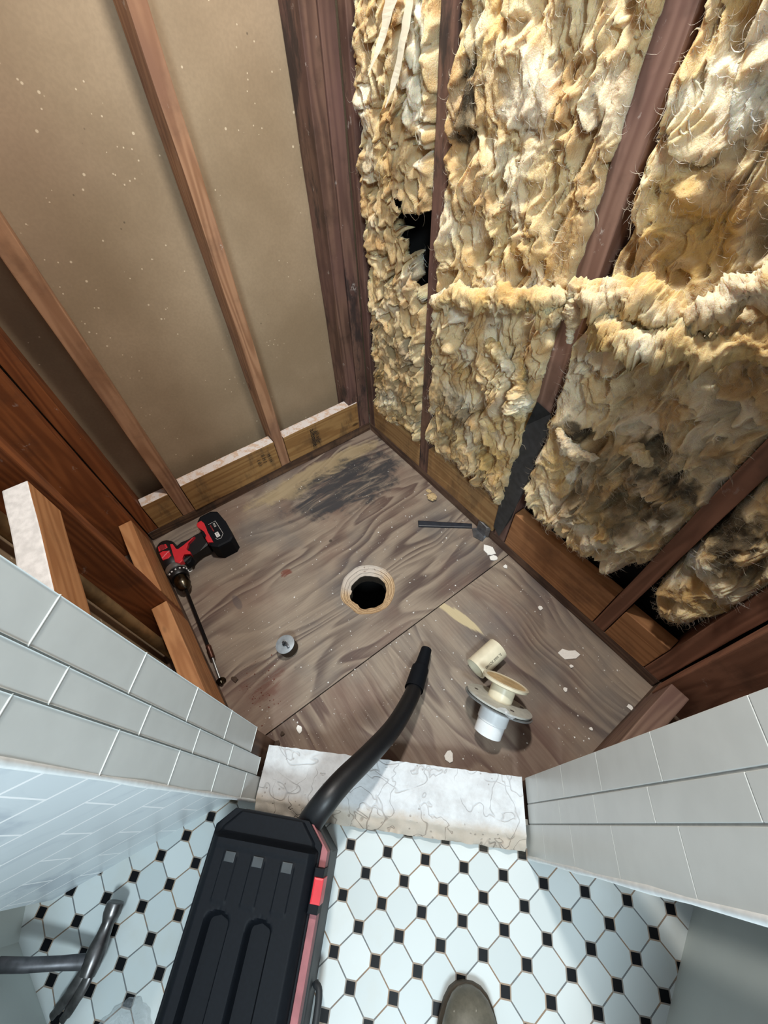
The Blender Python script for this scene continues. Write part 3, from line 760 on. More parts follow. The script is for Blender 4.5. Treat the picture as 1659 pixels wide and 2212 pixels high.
def zb2(x):
    t = (x - 0.762) / (1.098 - 0.762)
    return 0.245 + 0.055 * np.exp(-((t) / 0.10) ** 2) + 0.11 * np.exp(-((1 - t) / 0.13) ** 2) - 0.02 * t
batt('insulation_batt', 'widest insulation batt, blackened lower half, right of the strip-covered stud', 0.760, 1.104, zb2, 'fluffy',
     grey=[(0.835, 0.575, 0.026, 0.03, 1.0), (0.99, 0.60, 0.05, 0.06, 0.8), (1.05, 0.58, 0.05, 0.04, 0.9), (1.02, 0.50, 0.06, 0.04, 0.85), (0.95, 0.56, 0.07, 0.04, 0.6), (0.93, 0.42, 0.07, 0.06, 0.45), (1.0, 0.44, 0.05, 0.05, 0.6), (0.90, 0.51, 0.05, 0.05, 0.45), (1.06, 0.68, 0.03, 0.04, 0.3)],
     white=[(0.87, 0.46, 0.012, 0.035, 1.0), (0.93, 0.36, 0.035, 0.03, 0.7), (0.98, 0.34, 0.05, 0.04, 0.5), (1.03, 0.85, 0.05, 0.03, 0.9), (0.83, 1.07, 0.07, 0.03, 0.8), (0.86, 1.12, 0.06, 0.04, 0.7), (1.07, 0.50, 0.03, 0.03, 0.5)],
     deep=[(0.88, 0.93, 0.09, 0.05, 1.0), (0.82, 0.96, 0.04, 0.05, 0.7), (0.97, 0.40, 0.06, 0.05, 0.5), (0.84, 0.44, 0.04, 0.06, 0.5)],
     base=0.012, seed=23, edge=(0.02, 0.02, 0.055), fibres=9500,
     bumps=[(0.88, 0.93, 0.09, 0.06, -0.035), (0.84, 0.98, 0.02, 0.01, 0.02), (0.95, 0.33, 0.12, 0.08, 0.012), (0.93, 0.70, 0.06, 0.05, -0.015), (0.85, 0.72, 0.03, 0.07, 0.02)])
def zb3(x):
    t = (x - 1.136) / (1.256 - 1.136)
    return 0.225 + 0.075 * np.exp(-(t / 0.22) ** 2) + 0.10 * np.exp(-((1 - t) / 0.25) ** 2)
batt('insulation_batt', 'rightmost insulation batt with rounded foot and black mould, by the end stud', 1.134, 1.262, zb3, 'fluffy',
     grey=[(1.165, 0.54, 0.045, 0.06, 1.0), (1.20, 0.50, 0.05, 0.04, 0.7), (1.23, 0.60, 0.04, 0.05, 0.5)],
     white=[(1.16, 0.42, 0.03, 0.05, 0.7), (1.185, 0.47, 0.02, 0.015, 0.8)], deep=[(1.22, 0.40, 0.05, 0.08, 0.4)],
     base=0.010, seed=31, edge=(0.03, 0.03, 0.08), fibres=4000, step=0.0018)

# torn layer rolled over across the stud: a lumpy fold, real volume
def lumpy(name, paths, label=None, parent=None, mixv=(0, 0.0, 0.40), group=None):
    Vs = []; Fs = []; Cs = []
    for si, (pts, rads, hang) in enumerate(paths):
        n_seg = 30; sp = spline([p for p in pts], 30); m = len(sp)
        rr = np.interp(np.linspace(0, 1, m), np.linspace(0, 1, len(rads)), rads)
        for i, p in enumerate(sp):
            t = (sp[min(i + 1, m - 1)] - sp[max(i - 1, 0)]).normalized(); s = t.cross(Vector((0, -1, 0))).normalized(); u = s.cross(t).normalized()
            capf = min(1, (i + 0.3) / 7, (m - 0.7 - i) / 7) ** 0.5 if True else 1
            for k in range(n_seg):
                a = 2 * math.pi * k / n_seg; d = s * math.cos(a) + u * math.sin(a)
                q = p + d * rr[i]
                f = mnoise.fractal(q * 19 + Vector((si * 5, 0, 0)), 0.5, 2.1, 6) * 0.85 + (0.6 - abs(mnoise.noise(q * 42)) * 2) * 0.22 + mnoise.noise(q * 100) * 0.10 + mnoise.noise(q * 230) * 0.035
                f = max(f, -0.75); q = p + d * rr[i] * capf * (1 + f); q.z -= rr[i] * 0.5 * mnoise.noise(Vector((p.x * 22, si * 3.3, 0)))
                if d.z < -0.3: q.z -= hang * max(0, mnoise.noise(q * 40 + Vector((7, 0, 0)))) * 1.5
                Vs.append(q)
                Cs.append((mixv[0], min(1, max(0, mixv[1] + 1.2 * mnoise.noise(q * 18))), min(1, max(0, mixv[2] + 0.8 * mnoise.noise(q * 12 + Vector((3, 3, 3)))))))
        b = len(Vs) - m * n_seg
        for i in range(m - 1):
            for k in range(n_seg):
                Fs.append((b + i * n_seg + k, b + i * n_seg + (k + 1) % n_seg, b + (i + 1) * n_seg + (k + 1) % n_seg, b + (i + 1) * n_seg + k))
        Fs.append([b + k for k in range(n_seg)][::-1]); Fs.append([b + (m - 1) * n_seg + k for k in range(n_seg)])
    me = bpy.data.meshes.new(name); me.from_pydata(Vs, [], Fs); me.update(); set_mixes(me, np.array(Cs))
    o = link(name, me, INSUL, parent, smooth=True)
    if label: tag(o, label, 'insulation', group)
    return o
lumpy('insulation_fold', [
    ([(0.385, 0.0, 0.655), (0.42, -0.03, 0.70), (0.50, -0.045, 0.735), (0.59, -0.045, 0.765), (0.68, -0.05, 0.795), (0.745, -0.05, 0.825)], [0.014, 0.019, 0.018, 0.019, 0.018, 0.015], 0.02),
    ([(0.735, -0.045, 0.83), (0.79, -0.055, 0.845), (0.85, -0.060, 0.862), (0.91, -0.055, 0.858), (0.955, -0.05, 0.88), (0.985, -0.035, 0.92), (1.01, -0.02, 0.97)], [0.016, 0.020, 0.024, 0.022, 0.022, 0.022, 0.016], 0.015),
    ([(0.79, -0.035, 0.835), (0.815, -0.055, 0.812), (0.86, -0.065, 0.812), (0.91, -0.065, 0.822), (0.96, -0.06, 0.835), (1.02, -0.045, 0.86), (1.09, -0.03, 0.87)], [0.014, 0.020, 0.022, 0.022, 0.020, 0.018, 0.014], 0.03),
    ([(0.755, -0.045, 0.83), (0.762, -0.045, 0.80), (0.764, -0.035, 0.765), (0.762, -0.025, 0.74)], [0.011, 0.011, 0.009, 0.006], 0.01),
    ([(0.67, -0.04, 0.80), (0.70, -0.05, 0.79), (0.735, -0.045, 0.80), (0.75, -0.035, 0.81)], [0.014, 0.017, 0.015, 0.01], 0.02)],
    'pale rolled-over fold of torn insulation crossing in front of a stud')
lumpy('insulation_tuft', [
    ([(0.655, -0.015, 0.66), (0.672, -0.03, 0.62), (0.688, -0.035, 0.58), (0.70, -0.03, 0.545), (0.715, -0.03, 0.52)], [0.012, 0.018, 0.022, 0.022, 0.008], 0.03),
    ([(0.56, -0.02, 0.66), (0.60, -0.035, 0.66), (0.64, -0.03, 0.64), (0.665, -0.02, 0.60)], [0.010, 0.014, 0.013, 0.008], 0.01)],
    'frayed hanging tuft of insulation just above the grey strip', mixv=(0.05, 0.3, 0.4))
lumpy('insulation_tuft', [
    ([(0.80, -0.02, 0.565), (0.83, -0.035, 0.55), (0.87, -0.035, 0.545), (0.91, -0.03, 0.56)], [0.008, 0.013, 0.013, 0.008], 0.01),
    ([(0.93, -0.02, 0.60), (0.965, -0.035, 0.615), (1.0, -0.03, 0.61)], [0.008, 0.013, 0.008], 0.01)],
    'curled tuft beside the black mould spots on the widest batt', mixv=(0.15, 0.35, 0.2))
# pale torn paper strips hanging over the insulation
def strip(name, pts, wds, mat, label, cat, thick=0.001):
    sp = spline(pts, 8); m = len(sp); ww = np.interp(np.linspace(0, 1, m), np.linspace(0, 1, len(wds)), wds); bm = bmesh.new(); A = []; B = []
    for i, p in enumerate(sp):
        j = 0.15 * mnoise.noise(Vector((i * 0.5, 3, 1)))
        s = Vector((1, 0.3 * mnoise.noise(Vector((i * .2, 1, 1))), 0.15)).normalized()
        A.append(bm.verts.new(p - s * ww[i] * (0.5 + j))); B.append(bm.verts.new(p + s * ww[i] * (0.5 - j)))
    for i in range(m - 1): bm.faces.new((A[i], B[i], B[i + 1], A[i + 1]))
    bmesh.ops.solidify(bm, geom=bm.faces[:], thickness=thick)
    return tag(bm_obj(name, bm, mat), label, cat)
TORN = m_plain('torn_white_facing', (244, 240, 224), 0.8, var=0.08, scale=30, bump=0.3)
strip('torn_facing', [(0.285, -0.045, 1.20), (0.278, -0.065, 1.15), (0.270, -0.085, 1.10), (0.254, -0.105, 1.06)], [0.045, 0.04, 0.022, 0.002], TORN, 'white torn facing strip hanging at the top of the crumbly insulation', 'facing')
strip('torn_facing', [(0.312, -0.040, 1.19), (0.308, -0.060, 1.12), (0.302, -0.078, 1.06), (0.290, -0.094, 1.02)], [0.014, 0.022, 0.020, 0.002], TORN, 'narrow torn facing strip against the thin dark stud', 'facing')

# membrane strip stuck on the foot of the stud
def membrane():
    px = [(0.722, 0.575), (0.762, 0.565), (0.772, 0.52), (0.768, 0.44), (0.770, 0.33), (0.760, 0.235), (0.758, 0.17), (0.745, 0.10), (0.738, 0.055), (0.708, 0.075), (0.706, 0.14), (0.704, 0.22), (0.708, 0.32), (0.709, 0.42), (0.712, 0.50)]
    bm = bmesh.new(); vs = [bm.verts.new((x, -0.004 - 0.003 * mnoise.noise(Vector((x * 40, z * 30, 0))), z)) for x, z in px]
    f = bm.faces.new(vs); bmesh.ops.solidify(bm, geom=[f], thickness=0.0025)
    return bm
tag(bm_obj('membrane_strip', membrane(), MEMB), 'dark grey torn membrane strip stuck to the foot of a stud', 'strip')
bm = bmesh.new(); add_prism(bm, [(0.640, -0.020), (0.652, -0.004), (0.694, -0.006), (0.700, -0.030), (0.668, -0.040)], 0.001, 0.004)
add_prism(bm, [(0.652, -0.010), (0.690, -0.012), (0.700, -0.002), (0.668, -0.001)], 0.002, 0.055, 0.004)
tag(bm_obj('flashing_piece', bm, TINPLATE), 'small bent shiny grey piece at the foot of the membrane strip', 'flashing')
bm = bmesh.new(); d = Vector((0.636 - 0.516, -0.006 + 0.153, 0)).normalized(); n = Vector((-d.y, d.x, 0))
pts = [Vector((0.522, -0.162, 0)), Vector((0.640, -0.020, 0)), Vector((0.627, -0.008, 0)), Vector((0.502, -0.148, 0))]
add_prism(bm, [(p.x, p.y) for p in pts], 0.001, 0.008, 0.003)
tag(bm_obj('flat_bar', bm, DARKBAR), 'flat black bar lying on the plywood at the foot of the insulated wall', 'bar')

# ================================================================== DRILL with long bit
drill = tag(empty('cordless_drill', (0.15, -0.86, 0.0)), 'red and black cordless drill lying on the plywood with a long bit', 'drill')
def dchild(name, bm, mat, smooth=False, parent=drill):
    bmesh.ops.translate(bm, verts=bm.verts[:], vec=(-0.15, 0.86, 0)); return bm_obj(name, bm, mat, parent, smooth=smooth)
YC, ZC = -0.8985, 0.034
AX = Matrix.Translation((0, YC, ZC)) @ Matrix.Rotation(math.radians(90), 4, 'Y')   # local z -> +x
bm = bmesh.new(); add_lathe(bm, [(0.012, 0.072), (0.022, 0.076), (0.029, 0.086), (0.0325, 0.100), (0.033, 0.165), (0.030, 0.182), (0.026, 0.190)], 48, AX)
body = dchild('motor_housing', bm, RUBBER, True)
def dprism(name, pts, z0, z1, mat, bevel=0.003, parent=None):
    bm = bmesh.new(); add_prism(bm, pts[::-1] if sum((b[0] - a[0]) * (b[1] + a[1]) for a, b in zip(pts, pts[1:] + pts[:1])) > 0 else pts, z0, z1, bevel)
    o = dchild(name, bm, mat, parent=drill)
    return o
dprism('red_shell', [(0.112, -0.879), (0.116, -0.871), (0.145, -0.871), (0.152, -0.864), (0.149, -0.851), (0.141, -0.838), (0.131, -0.802), (0.137, -0.811), (0.144, -0.828), (0.153, -0.833), (0.166, -0.845), (0.180, -0.835), (0.192, -0.836), (0.183, -0.844), (0.178, -0.855), (0.186, -0.863), (0.200, -0.866), (0.204, -0.877), (0.190, -0.888), (0.167, -0.884)], 0.045, 0.066, RED)
hd = dprism('handle', [(0.121, -0.869), (0.128, -0.848), (0.121, -0.825), (0.118, -0.801), (0.115, -0.765), (0.172, -0.765), (0.184, -0.781), (0.180, -0.811), (0.183, -0.827), (0.190, -0.840), (0.200, -0.861), (0.197, -0.880), (0.154, -0.885), (0.128, -0.882)], 0.012, 0.054, RUBBER, 0.010)
dprism('trigger', [(0.170, -0.862), (0.168, -0.847), (0.178, -0.839), (0.190, -0.840), (0.203, -0.848), (0.206, -0.862), (0.191, -0.868)], 0.022, 0.046, BLACK, 0.004)
bt = dprism('battery', [(0.064, -0.758), (0.064, -0.720), (0.079, -0.700), (0.140, -0.694), (0.214, -0.698), (0.226, -0.712), (0.224, -0.756), (0.205, -0.774), (0.150, -0.778), (0.080, -0.774)], 0.001, 0.068, BLACK, 0.008)
dprism('battery_clip', [(0.088, -0.772), (0.088, -0.760), (0.103, -0.756), (0.131, -0.758), (0.146, -0.760), (0.171, -0.760), (0.198, -0.760), (0.187, -0.776), (0.166, -0.776), (0.160, -0.766), (0.139, -0.766), (0.126, -0.773), (0.108, -0.780), (0.095, -0.780)], 0.050, 0.0715, RED, 0.003)
lg = dprism('logo_plate', [(0.128, -0.917), (0.127, -0.906), (0.138, -0.889), (0.160, -0.889), (0.166, -0.900), (0.160, -0.917)], 0.050, 0.0685, RED, 0.002)
vt = dprism('vent_plate', [(0.100, -0.914), (0.098, -0.902), (0.104, -0.889), (0.121, -0.888), (0.123, -0.897), (0.119, -0.917)], 0.050, 0.0670, RED, 0.002)
bm = bmesh.new()
for k in range(5): add_box(bm, 0.102 + k * 0.004, 0.104 + k * 0.004, -0.911, -0.893, 0.0665, 0.0674)
dchild('vent_slots', bm, INK)
bm = bmesh.new(); add_lathe(bm, [(0.030, 0.186), (0.0315, 0.189), (0.0305, 0.203), (0.026, 0.206)], 48, AX); dchild('gearbox_collar', bm, SILVER, True)
bm = bmesh.new(); add_lathe(bm, [(0.020, 0.203), (0.0275, 0.206), (0.0285, 0.212), (0.0285, 0.226), (0.026, 0.232), (0.020, 0.233)], 48, AX); cl = dchild('clutch_ring', bm, RUBBER, True)
bm = bmesh.new()
for k in range(10):
    a = k * 0.42 + 0.1; r = 0.0287
    Mk = AX @ Matrix.Rotation(a, 4, 'Z') @ Matrix.Translation((r, 0, 0.2165))
    q = bmesh.ops.create_cube(bm, size=0.0045, matrix=Mk)
    for v in q['verts']: pass
dchild('clutch_marks', bm, LABELW)
bm = bmesh.new(); add_lathe(bm, [(0.018, 0.231), (0.0215, 0.234), (0.0225, 0.250), (0.0225, 0.262), (0.020, 0.266), (0.017, 0.276), (0.010, 0.284), (0.006, 0.285)], 40, AX); dchild('chuck', bm, STEEL, True)
SHAFT = m_plain('black_oxide_steel', (26, 26, 28), 0.3, metal=0.7, var=0.1)
bm = bmesh.new(); add_tube(bm, [(0.283, -0.8985, 0.033), (0.492, -0.911, 0.024)], 0.0048, 6)
bit = dchild('drill_bit', bm, SHAFT)
def bchild(name, bm, mat): 
    bmesh.ops.translate(bm, verts=bm.verts[:], vec=(-0.15, 0.86, 0)); return bm_obj(name, bm, mat, bit)
bm = bmesh.new(); add_tube(bm, [(0.488, -0.911, 0.024), (0.494, -0.9112, 0.024), (0.496, -0.9112, 0.024), (0.528, -0.914, 0.021), (0.530, -0.914, 0.021)], [0.0055, 0.0080, 0.0075, 0.0075, 0.006], 16)
bchild('coupling', bm, m_plain('bronze_coupling', (104, 72, 62), 0.3, metal=0.8, var=0.2))
bm = bmesh.new(); add_tube(bm, [(0.528, -0.914, 0.021), (0.598, -0.921, 0.014)], 0.0034, 10); bchild('pilot_shaft', bm, SILVER)
bm = bmesh.new(); Mt = Matrix.Translation((0.600, -0.921, 0.014)) @ Matrix.Rotation(math.radians(72), 4, 'Y')
add_lathe(bm, [(0.004, -0.004), (0.013, -0.002), (0.0135, 0.001), (0.006, 0.003), (0.003, 0.008)], 24, Mt); bchild('cutter_tip', bm, STEEL)
# print on the drill
def flat(x, y, z, roll): return Matrix.Translation((x - 0.15, y + 0.86, z)) @ Matrix.Rotation(roll, 4, 'Z')
add_text('logo', 'Milwaukee', 0.0075, flat(0.147, -0.902, 0.0687, math.radians(-62)), PINKW, drill)
add_text('battery_print', 'M18', 0.010, flat(0.132, -0.731, 0.0682, 0.0), LABELW, drill)
add_text('battery_print', 'REDLITHIUM', 0.0055, flat(0.140, -0.743, 0.0682, 0.0), m_plain('red_print', (190, 60, 60), 0.5), drill)
bm = bmesh.new(); add_prism(bm, [(0.164, -0.744), (0.186, -0.744), (0.186, -0.732), (0.164, -0.732)], 0.0679, 0.0682)
dchild('battery_label', bm, LABELW); add_text('battery_print', 'XC 5.0', 0.0062, flat(0.175, -0.738, 0.0684, 0.0), INK, drill)
bm = bmesh.new(); add_tube(bm, [(0.117, -0.747, 0.0682), (0.117, -0.722, 0.0682), (0.182, -0.721, 0.0682), (0.196, -0.733, 0.0682), (0.193, -0.746, 0.0682), (0.186, -0.748, 0.0682)], 0.0007, 4)
dchild('label_outline', bm, LABELW)

# ================================================================== WET/DRY VACUUM with hose
va = Vector((0.715, -0.70, 0)).normalized(); vang = math.atan2(va.y, va.x)
vac = tag(empty('vacuum_cleaner', (0.985, -0.895, 0.05), (0, 0, vang)), 'black boxy vacuum cleaner with a black hose, standing on the mosaic floor', 'vacuum')
# local: u along the body (+x), v (+y) towards its right-hand side, floor at z=0
def vch(name, bm, mat, smooth=False): return bm_obj(name, bm, mat, vac, smooth=smooth)
def outline(u0, u1, vl, vr, c):
    return [(u0, vl + c), (u0 + c, vl), (u1, vl), (u1, vr), (u0 + c * 1.1, vr), (u0, vr - c * 1.1)]
bm = bmesh.new(); add_prism(bm, outline(0.004, 0.50, -0.100, 0.108, 0.035), 0.0, 0.125, 0.004); vch('tank', bm, BLACK2)
bm = bmesh.new(); add_prism(bm, outline(0.000, 0.50, -0.100, 0.112, 0.034), 0.120, 0.142, 0.004); vch('lower_rim', bm, BLACK2)
bm = bmesh.new(); add_prism(bm, outline(0.003, 0.50, -0.098, 0.1105, 0.032), 0.142, 0.172, 0.002); vch('red_band', bm, REDDUST)
bm = bmesh.new(); add_prism(bm, outline(0.000, 0.50, -0.101, 0.099, 0.028), 0.172, 0.180, 0.002); vch('lid_rim', bm, BLACK)
# lid: a moulded height field with ribs and two long grip recesses
def lid():
    bm = bmesh.new(); nu, nv = 150, 96; rows = []
    for i in range(nu + 1):
        u = 0.004 + 0.496 * i / nu; row = []
        ch = max(0.0, 0.030 - u) * 1.0
        for j in range(nv + 1):
            t = j / nv; vl = -0.097 + ch; vr = 0.096 - ch; v = vl + (vr - vl) * t
            ed = min(v - vl, vr - v); z = 0.180 + 0.020 * min(1, ed / 0.014) ** 0.5
            if u < 0.042: z -= 0.016 * (1 if u < 0.036 else (0.042 - u) / 0.006)
            elif u < 0.056: z += 0.002
            for c in (-0.052, -0.002, 0.050):   # shallow ribs
                if 0.062 < u < 0.125 and abs(v - c) < 0.012: z += 0.0016
            for c in (-0.045, 0.026):          # grip recesses
                d = max(abs(v - c) / 0.021, 0); e = (u - 0.132 - abs(v - c) * 0.35) / 0.02
                if d < 1 and e > 0: z -= 0.030 * min(1, (1 - d) * 2.6) * min(1, e * 1.5)
            row.append(bm.verts.new((u, v, z)))
        rows.append(row)
    for i in range(nu):
        for j in range(nv):
            f = bm.faces.new((rows[i][j], rows[i + 1][j], rows[i + 1][j + 1], rows[i][j + 1])); f.smooth = True
    per = rows[0] + [r[-1] for r in rows[1:]] + rows[-1][::-1][1:] + [r[0] for r in rows[::-1][1:-1]]
    low = [bm.verts.new((v.co.x, v.co.y, 0.172)) for v in per]
    for i in range(len(per)): bm.faces.new((per[i], per[(i + 1) % len(per)], low[(i + 1) % len(per)], low[i]))
    return bm
ld = vch('lid', lid(), BLACK)
bm = bmesh.new()
TABM = m_plain('grey_plastic_tab', (52, 58, 62), 0.5)
for c in (-0.052, -0.002, 0.050):
    bm = bmesh.new(); add_prism(bm, [(0.060, c - 0.009), (0.074, c - 0.009), (0.074, c + 0.009), (0.060, c + 0.009)], 0.198, 0.2025, 0.001); bm_obj('lid_tab', bm, TABM, ld)
for v, nm in ((0.108, 'latch'),):
    bm = bmesh.new(); add_prism(bm, [(0.060, v - 0.012), (0.118, v - 0.012), (0.118, v + 0.005), (0.060, v + 0.005)], 0.145, 0.190, 0.002); lt = vch('latch', bm, BLACK)
    bm = bmesh.new(); add_prism(bm, [(0.072, v - 0.010), (0.106, v - 0.010), (0.106, v + 0.007), (0.072, v + 0.007)], 0.152, 0.193, 0.003); bm_obj('latch_button', bm, RED, lt)
for u in (0.10, 0.19, 0.28, 0.37):
    bm = bmesh.new(); add_box(bm, u, u + 0.018, -0.106, -0.098, 0.10, 0.165, 0.002); vch('hinge', bm, BLACK)
bm = bmesh.new(); add_tube(bm, spline([(0.22, 0.112, 0.05), (0.24, 0.124, 0.06), (0.36, 0.124, 0.07), (0.38, 0.112, 0.06)], 8), 0.006, 10); vch('side_handle', bm, BLACK2)
# hose (world coordinates turned into the vacuum's local frame)
VI = (Matrix.Translation((0.985, -0.895, 0.05)) @ Matrix.Rotation(vang, 4, 'Z')).inverted()
hp = [(1.036, -0.872, 0.165), (1.031, -0.848, 0.195), (1.023, -0.806, 0.216), (1.014, -0.762, 0.204), (1.004, -0.694, 0.170), (0.986, -0.619, 0.120), (0.955, -0.546, 0.078), (0.925, -0.497, 0.050)]
sp = spline([VI @ Vector(p) for p in hp], 14)
bm = bmesh.new(); n = len(sp)
add_tube(bm, sp, [0.0245 - 0.0050 * i / n for i in range(n)], 28)
vch('hose', bm, RUBBER, True)
nz = [VI @ Vector(p) for p in ((0.940, -0.521, 0.062), (0.905, -0.470, 0.040), (0.904, -0.468, 0.040), (0.897, -0.456, 0.036), (0.872, -0.420, 0.026))]
bm = bmesh.new(); add_tube(bm, nz, [0.0240, 0.0225, 0.0190, 0.0175, 0.0145], 28, cap=False)
add_tube(bm, nz[::-1], [0.0125, 0.015, 0.016, 0.017, 0.017], 28, cap=True)
vch('nozzle', bm, BLACK, True)

# ================================================================== PIPE OFFCUT AND DRAIN
pa, pb = Vector((0.9925, -0.350, 0.0302)), Vector((0.9895, -0.262, 0.0302))
pd = (pb - pa).normalized(); Mp = Matrix.Translation(pa) @ pd.to_track_quat('Z', 'X').to_matrix().to_4x4()
bm = bmesh.new(); Lp = (pb - pa).length
add_lathe(bm, [(0.0262, 0.001), (0.0302, 0.0), (0.0302, Lp), (0.0262, Lp - 0.001), (0.0262, 0.001)], 56, Mp, cap=False, jitter=0.008, seed=3)
pipe = tag(bm_obj('pipe_offcut', bm, PVC), 'short cream plastic pipe offcut with black printing, above the shower drain', 'pipe')
def wrap_text(s, size, at, roll0):
    c = bpy.data.curves.new('print', 'FONT'); c.body = s; c.size = size; c.align_x = 'CENTER'; c.align_y = 'CENTER'
    t = bpy.data.objects.new('tmp', c); COL.objects.link(t); dg = bpy.context.evaluated_depsgraph_get(); dg.update()
    me = bpy.data.meshes.new_from_object(t.evaluated_get(dg)); bpy.data.objects.remove(t); me.materials.clear()
    R_ = 0.0308
    for v in me.vertices:
        a = roll0 - v.co.y / R_
        v.co = Mp @ Vector((R_ * math.cos(a), R_ * math.sin(a), at - v.co.x * 1.0))
    return link('print', me, INK, pipe)
def ang_of(world_dir):
    l = (Mp.to_3x3().inverted() @ Vector(world_dir)); return math.atan2(l.y, l.x)
wrap_text('2" PIPE SCH40', 0.0098, Lp / 2, ang_of((0.62, 0, 0.78)))

DA = Vector((-0.42, 0.80, 0.52)).normalized(); DC = Vector((1.088, -0.374, 0.086))
MD = Matrix.Translation(DC) @ DA.to_track_quat('Z', 'X').to_matrix().to_4x4() @ Matrix.Scale(1.13, 4)
drain = tag(empty('shower_drain', (DC.x, DC.y, 0)), 'white two-piece plastic shower drain lying tilted on the plywood', 'drain')
def drch(name, prof, mat, seg=56, jitter=0, smooth=True, M2=Matrix()):
    bm = bmesh.new(); add_lathe(bm, prof, seg, Matrix.Translation((-DC.x, -DC.y, 0)) @ MD @ M2, jitter=jitter); return bm_obj(name, bm, mat, drain)
drch('tailpiece', [(0.026, -0.072), (0.029, -0.074), (0.0295, -0.048), (0.0315, -0.046), (0.0315, -0.022), (0.036, -0.020), (0.036, -0.006), (0.030, -0.004)], PVCW)
drch('flange', [(0.030, -0.007), (0.060, -0.006), (0.070, -0.004), (0.071, 0.0), (0.058, 0.002), (0.032, 0.002)], m_plain('dusty_white_flange', (198, 198, 190), 0.5, var=0.1, scale=60, bump=0.3))
drch('gasket_rim', [(0.066, -0.0085), (0.0735, -0.009), (0.074, -0.007), (0.066, -0.006)], m_plain('grey_gasket', (128, 132, 134), 0.3))
drch('throat', [(0.026, 0.0), (0.026, 0.034), (0.030, 0.036)], PVC)
drch('strainer_ring', [(0.030, 0.033), (0.044, 0.035), (0.0495, 0.038), (0.050, 0.043), (0.046, 0.0445), (0.042, 0.042)], PVC)
drch('strainer_bowl', [(0.0425, 0.0425), (0.036, 0.034), (0.010, 0.032)], PVCTAN)
BOLT = m_plain('drain_bolt_dark', (84, 74, 70), 0.5)
for a in (0.5, 1.9, 3.3, 4.8):
    bm = bmesh.new()
    Mk = Matrix.Translation((-DC.x, -DC.y, 0)) @ MD @ Matrix.Rotation(a, 4, 'Z') @ Matrix.Translation((0.052, 0, 0.0022))
    q = bmesh.ops.create_cone(bm, cap_ends=True, segments=14, radius1=0.0042, radius2=0.0042, depth=0.001, matrix=Mk)
    bm_obj('bolt', bm, BOLT, drain)
#  crumpled sealant film stuck to the flange edge
for side in (0.2, 3.25):
    pts = []
    for k in range(7): pts.append(Matrix.Translation((-DC.x, -DC.y, 0)) @ MD @ Vector(((0.071 + 0.004 * (k % 2)) * math.cos(side + (k - 3) * 0.09), 0.071 * math.sin(side + (k - 3) * 0.09), 0.004 * math.sin(k))))
    bm = bmesh.new(); add_tube(bm, pts, [0.002, 0.004, 0.005, 0.006, 0.005, 0.004, 0.002], 8, flat=0.5)
    bm_obj('sealant', bm, CLEAR, drain, smooth=True)

# hole saw plug / test plug
pl = tag(empty('test_plug', (0.629, -0.727, 0.0)), 'small grey metal disc with a screw stub, alone on the plywood', 'plug')
Mq = Matrix.Rotation(math.radians(6), 4, 'X') @ Matrix.Rotation(math.radians(-6), 4, 'Y')
bm = bmesh.new(); add_lathe(bm, [(0.026, 0.004), (0.0265, 0.034), (0.0255, 0.036)], 40, Mq); bm_obj('plug_body', bm, m_plain('brown_rubber_plug', (52, 38, 24), 0.7, var=0.2), pl)
bm = bmesh.new(); add_lathe(bm, [(0.0265, 0.036), (0.0272, 0.0365), (0.0272, 0.038), (0.0262, 0.0385)], 44, Mq); bm_obj('disc', bm, m_plain('zinc_disc', (158, 166, 172), 0.45, metal=0.3, var=0.12, scale=60), pl)
bm = bmesh.new(); add_lathe(bm, [(0.007, 0.038), (0.007, 0.042), (0.004, 0.0425), (0.004, 0.052)], 6, Mq); add_box(bm, -0.002, 0.014, -0.003, 0.003, 0.043, 0.047, 0.001); bm_obj('wing_nut', bm, m_plain('dark_zinc', (88, 92, 98), 0.35, metal=0.8), pl)

# ================================================================== HAMMER
hm = tag(empty('claw_hammer', (0.94, -1.28, 0.05)), 'worn steel claw hammer lying on the mosaic floor at the lower left', 'hammer')
def hch(name, bm, mat, smooth=True): bmesh.ops.translate(bm, verts=bm.verts[:], vec=(-0.94, 1.28, -0.05)); return bm_obj(name, bm, mat, hm, smooth=smooth)
bm = bmesh.new(); add_tube(bm, [(0.900, -1.238, 0.080), (0.9015, -1.2395, 0.080), (0.912, -1.249, 0.080), (0.916, -1.253, 0.080), (0.922, -1.259, 0.080), (0.934, -1.270, 0.081), (0.948, -1.284, 0.082), (0.962, -1.297, 0.083), (0.972, -1.306, 0.083)],
         [0.0140, 0.0160, 0.0160, 0.0145, 0.0110, 0.0125, 0.0165, 0.0160, 0.0130], 24); head = hch('head', bm, HAMSTEEL)
for s_ in (-1, 1):
    pts = [Vector(p) + Vector((0.70, 0.62, 0)) * q * s_ for p, q in (((0.960, -1.296, 0.083), 0.004), ((0.974, -1.318, 0.081), 0.0075), ((0.985, -1.345, 0.074), 0.0095), ((0.991, -1.374, 0.061), 0.0115))]
    bm = bmesh.new(); add_tube(bm, spline(pts, 6), [0.012] + [0.0098] * 9 + [0.0088] * 6 + [0.0065] * 3, 16, flat=0.55); hch('claw', bm, HAMSTEEL)
bm = bmesh.new(); add_tube(bm, [(0.962, -1.292, 0.083), (0.950, -1.305, 0.088), (0.928, -1.333, 0.105), (0.900, -1.370, 0.122), (0.872, -1.404, 0.136), (0.869, -1.407, 0.137)], [0.015, 0.0115, 0.0100, 0.0105, 0.0110, 0.008], 18, flat=0.7)
hch('handle', bm, m_plain('dull_tool_steel', (92, 92, 96), 0.4, metal=0.6, var=0.2))

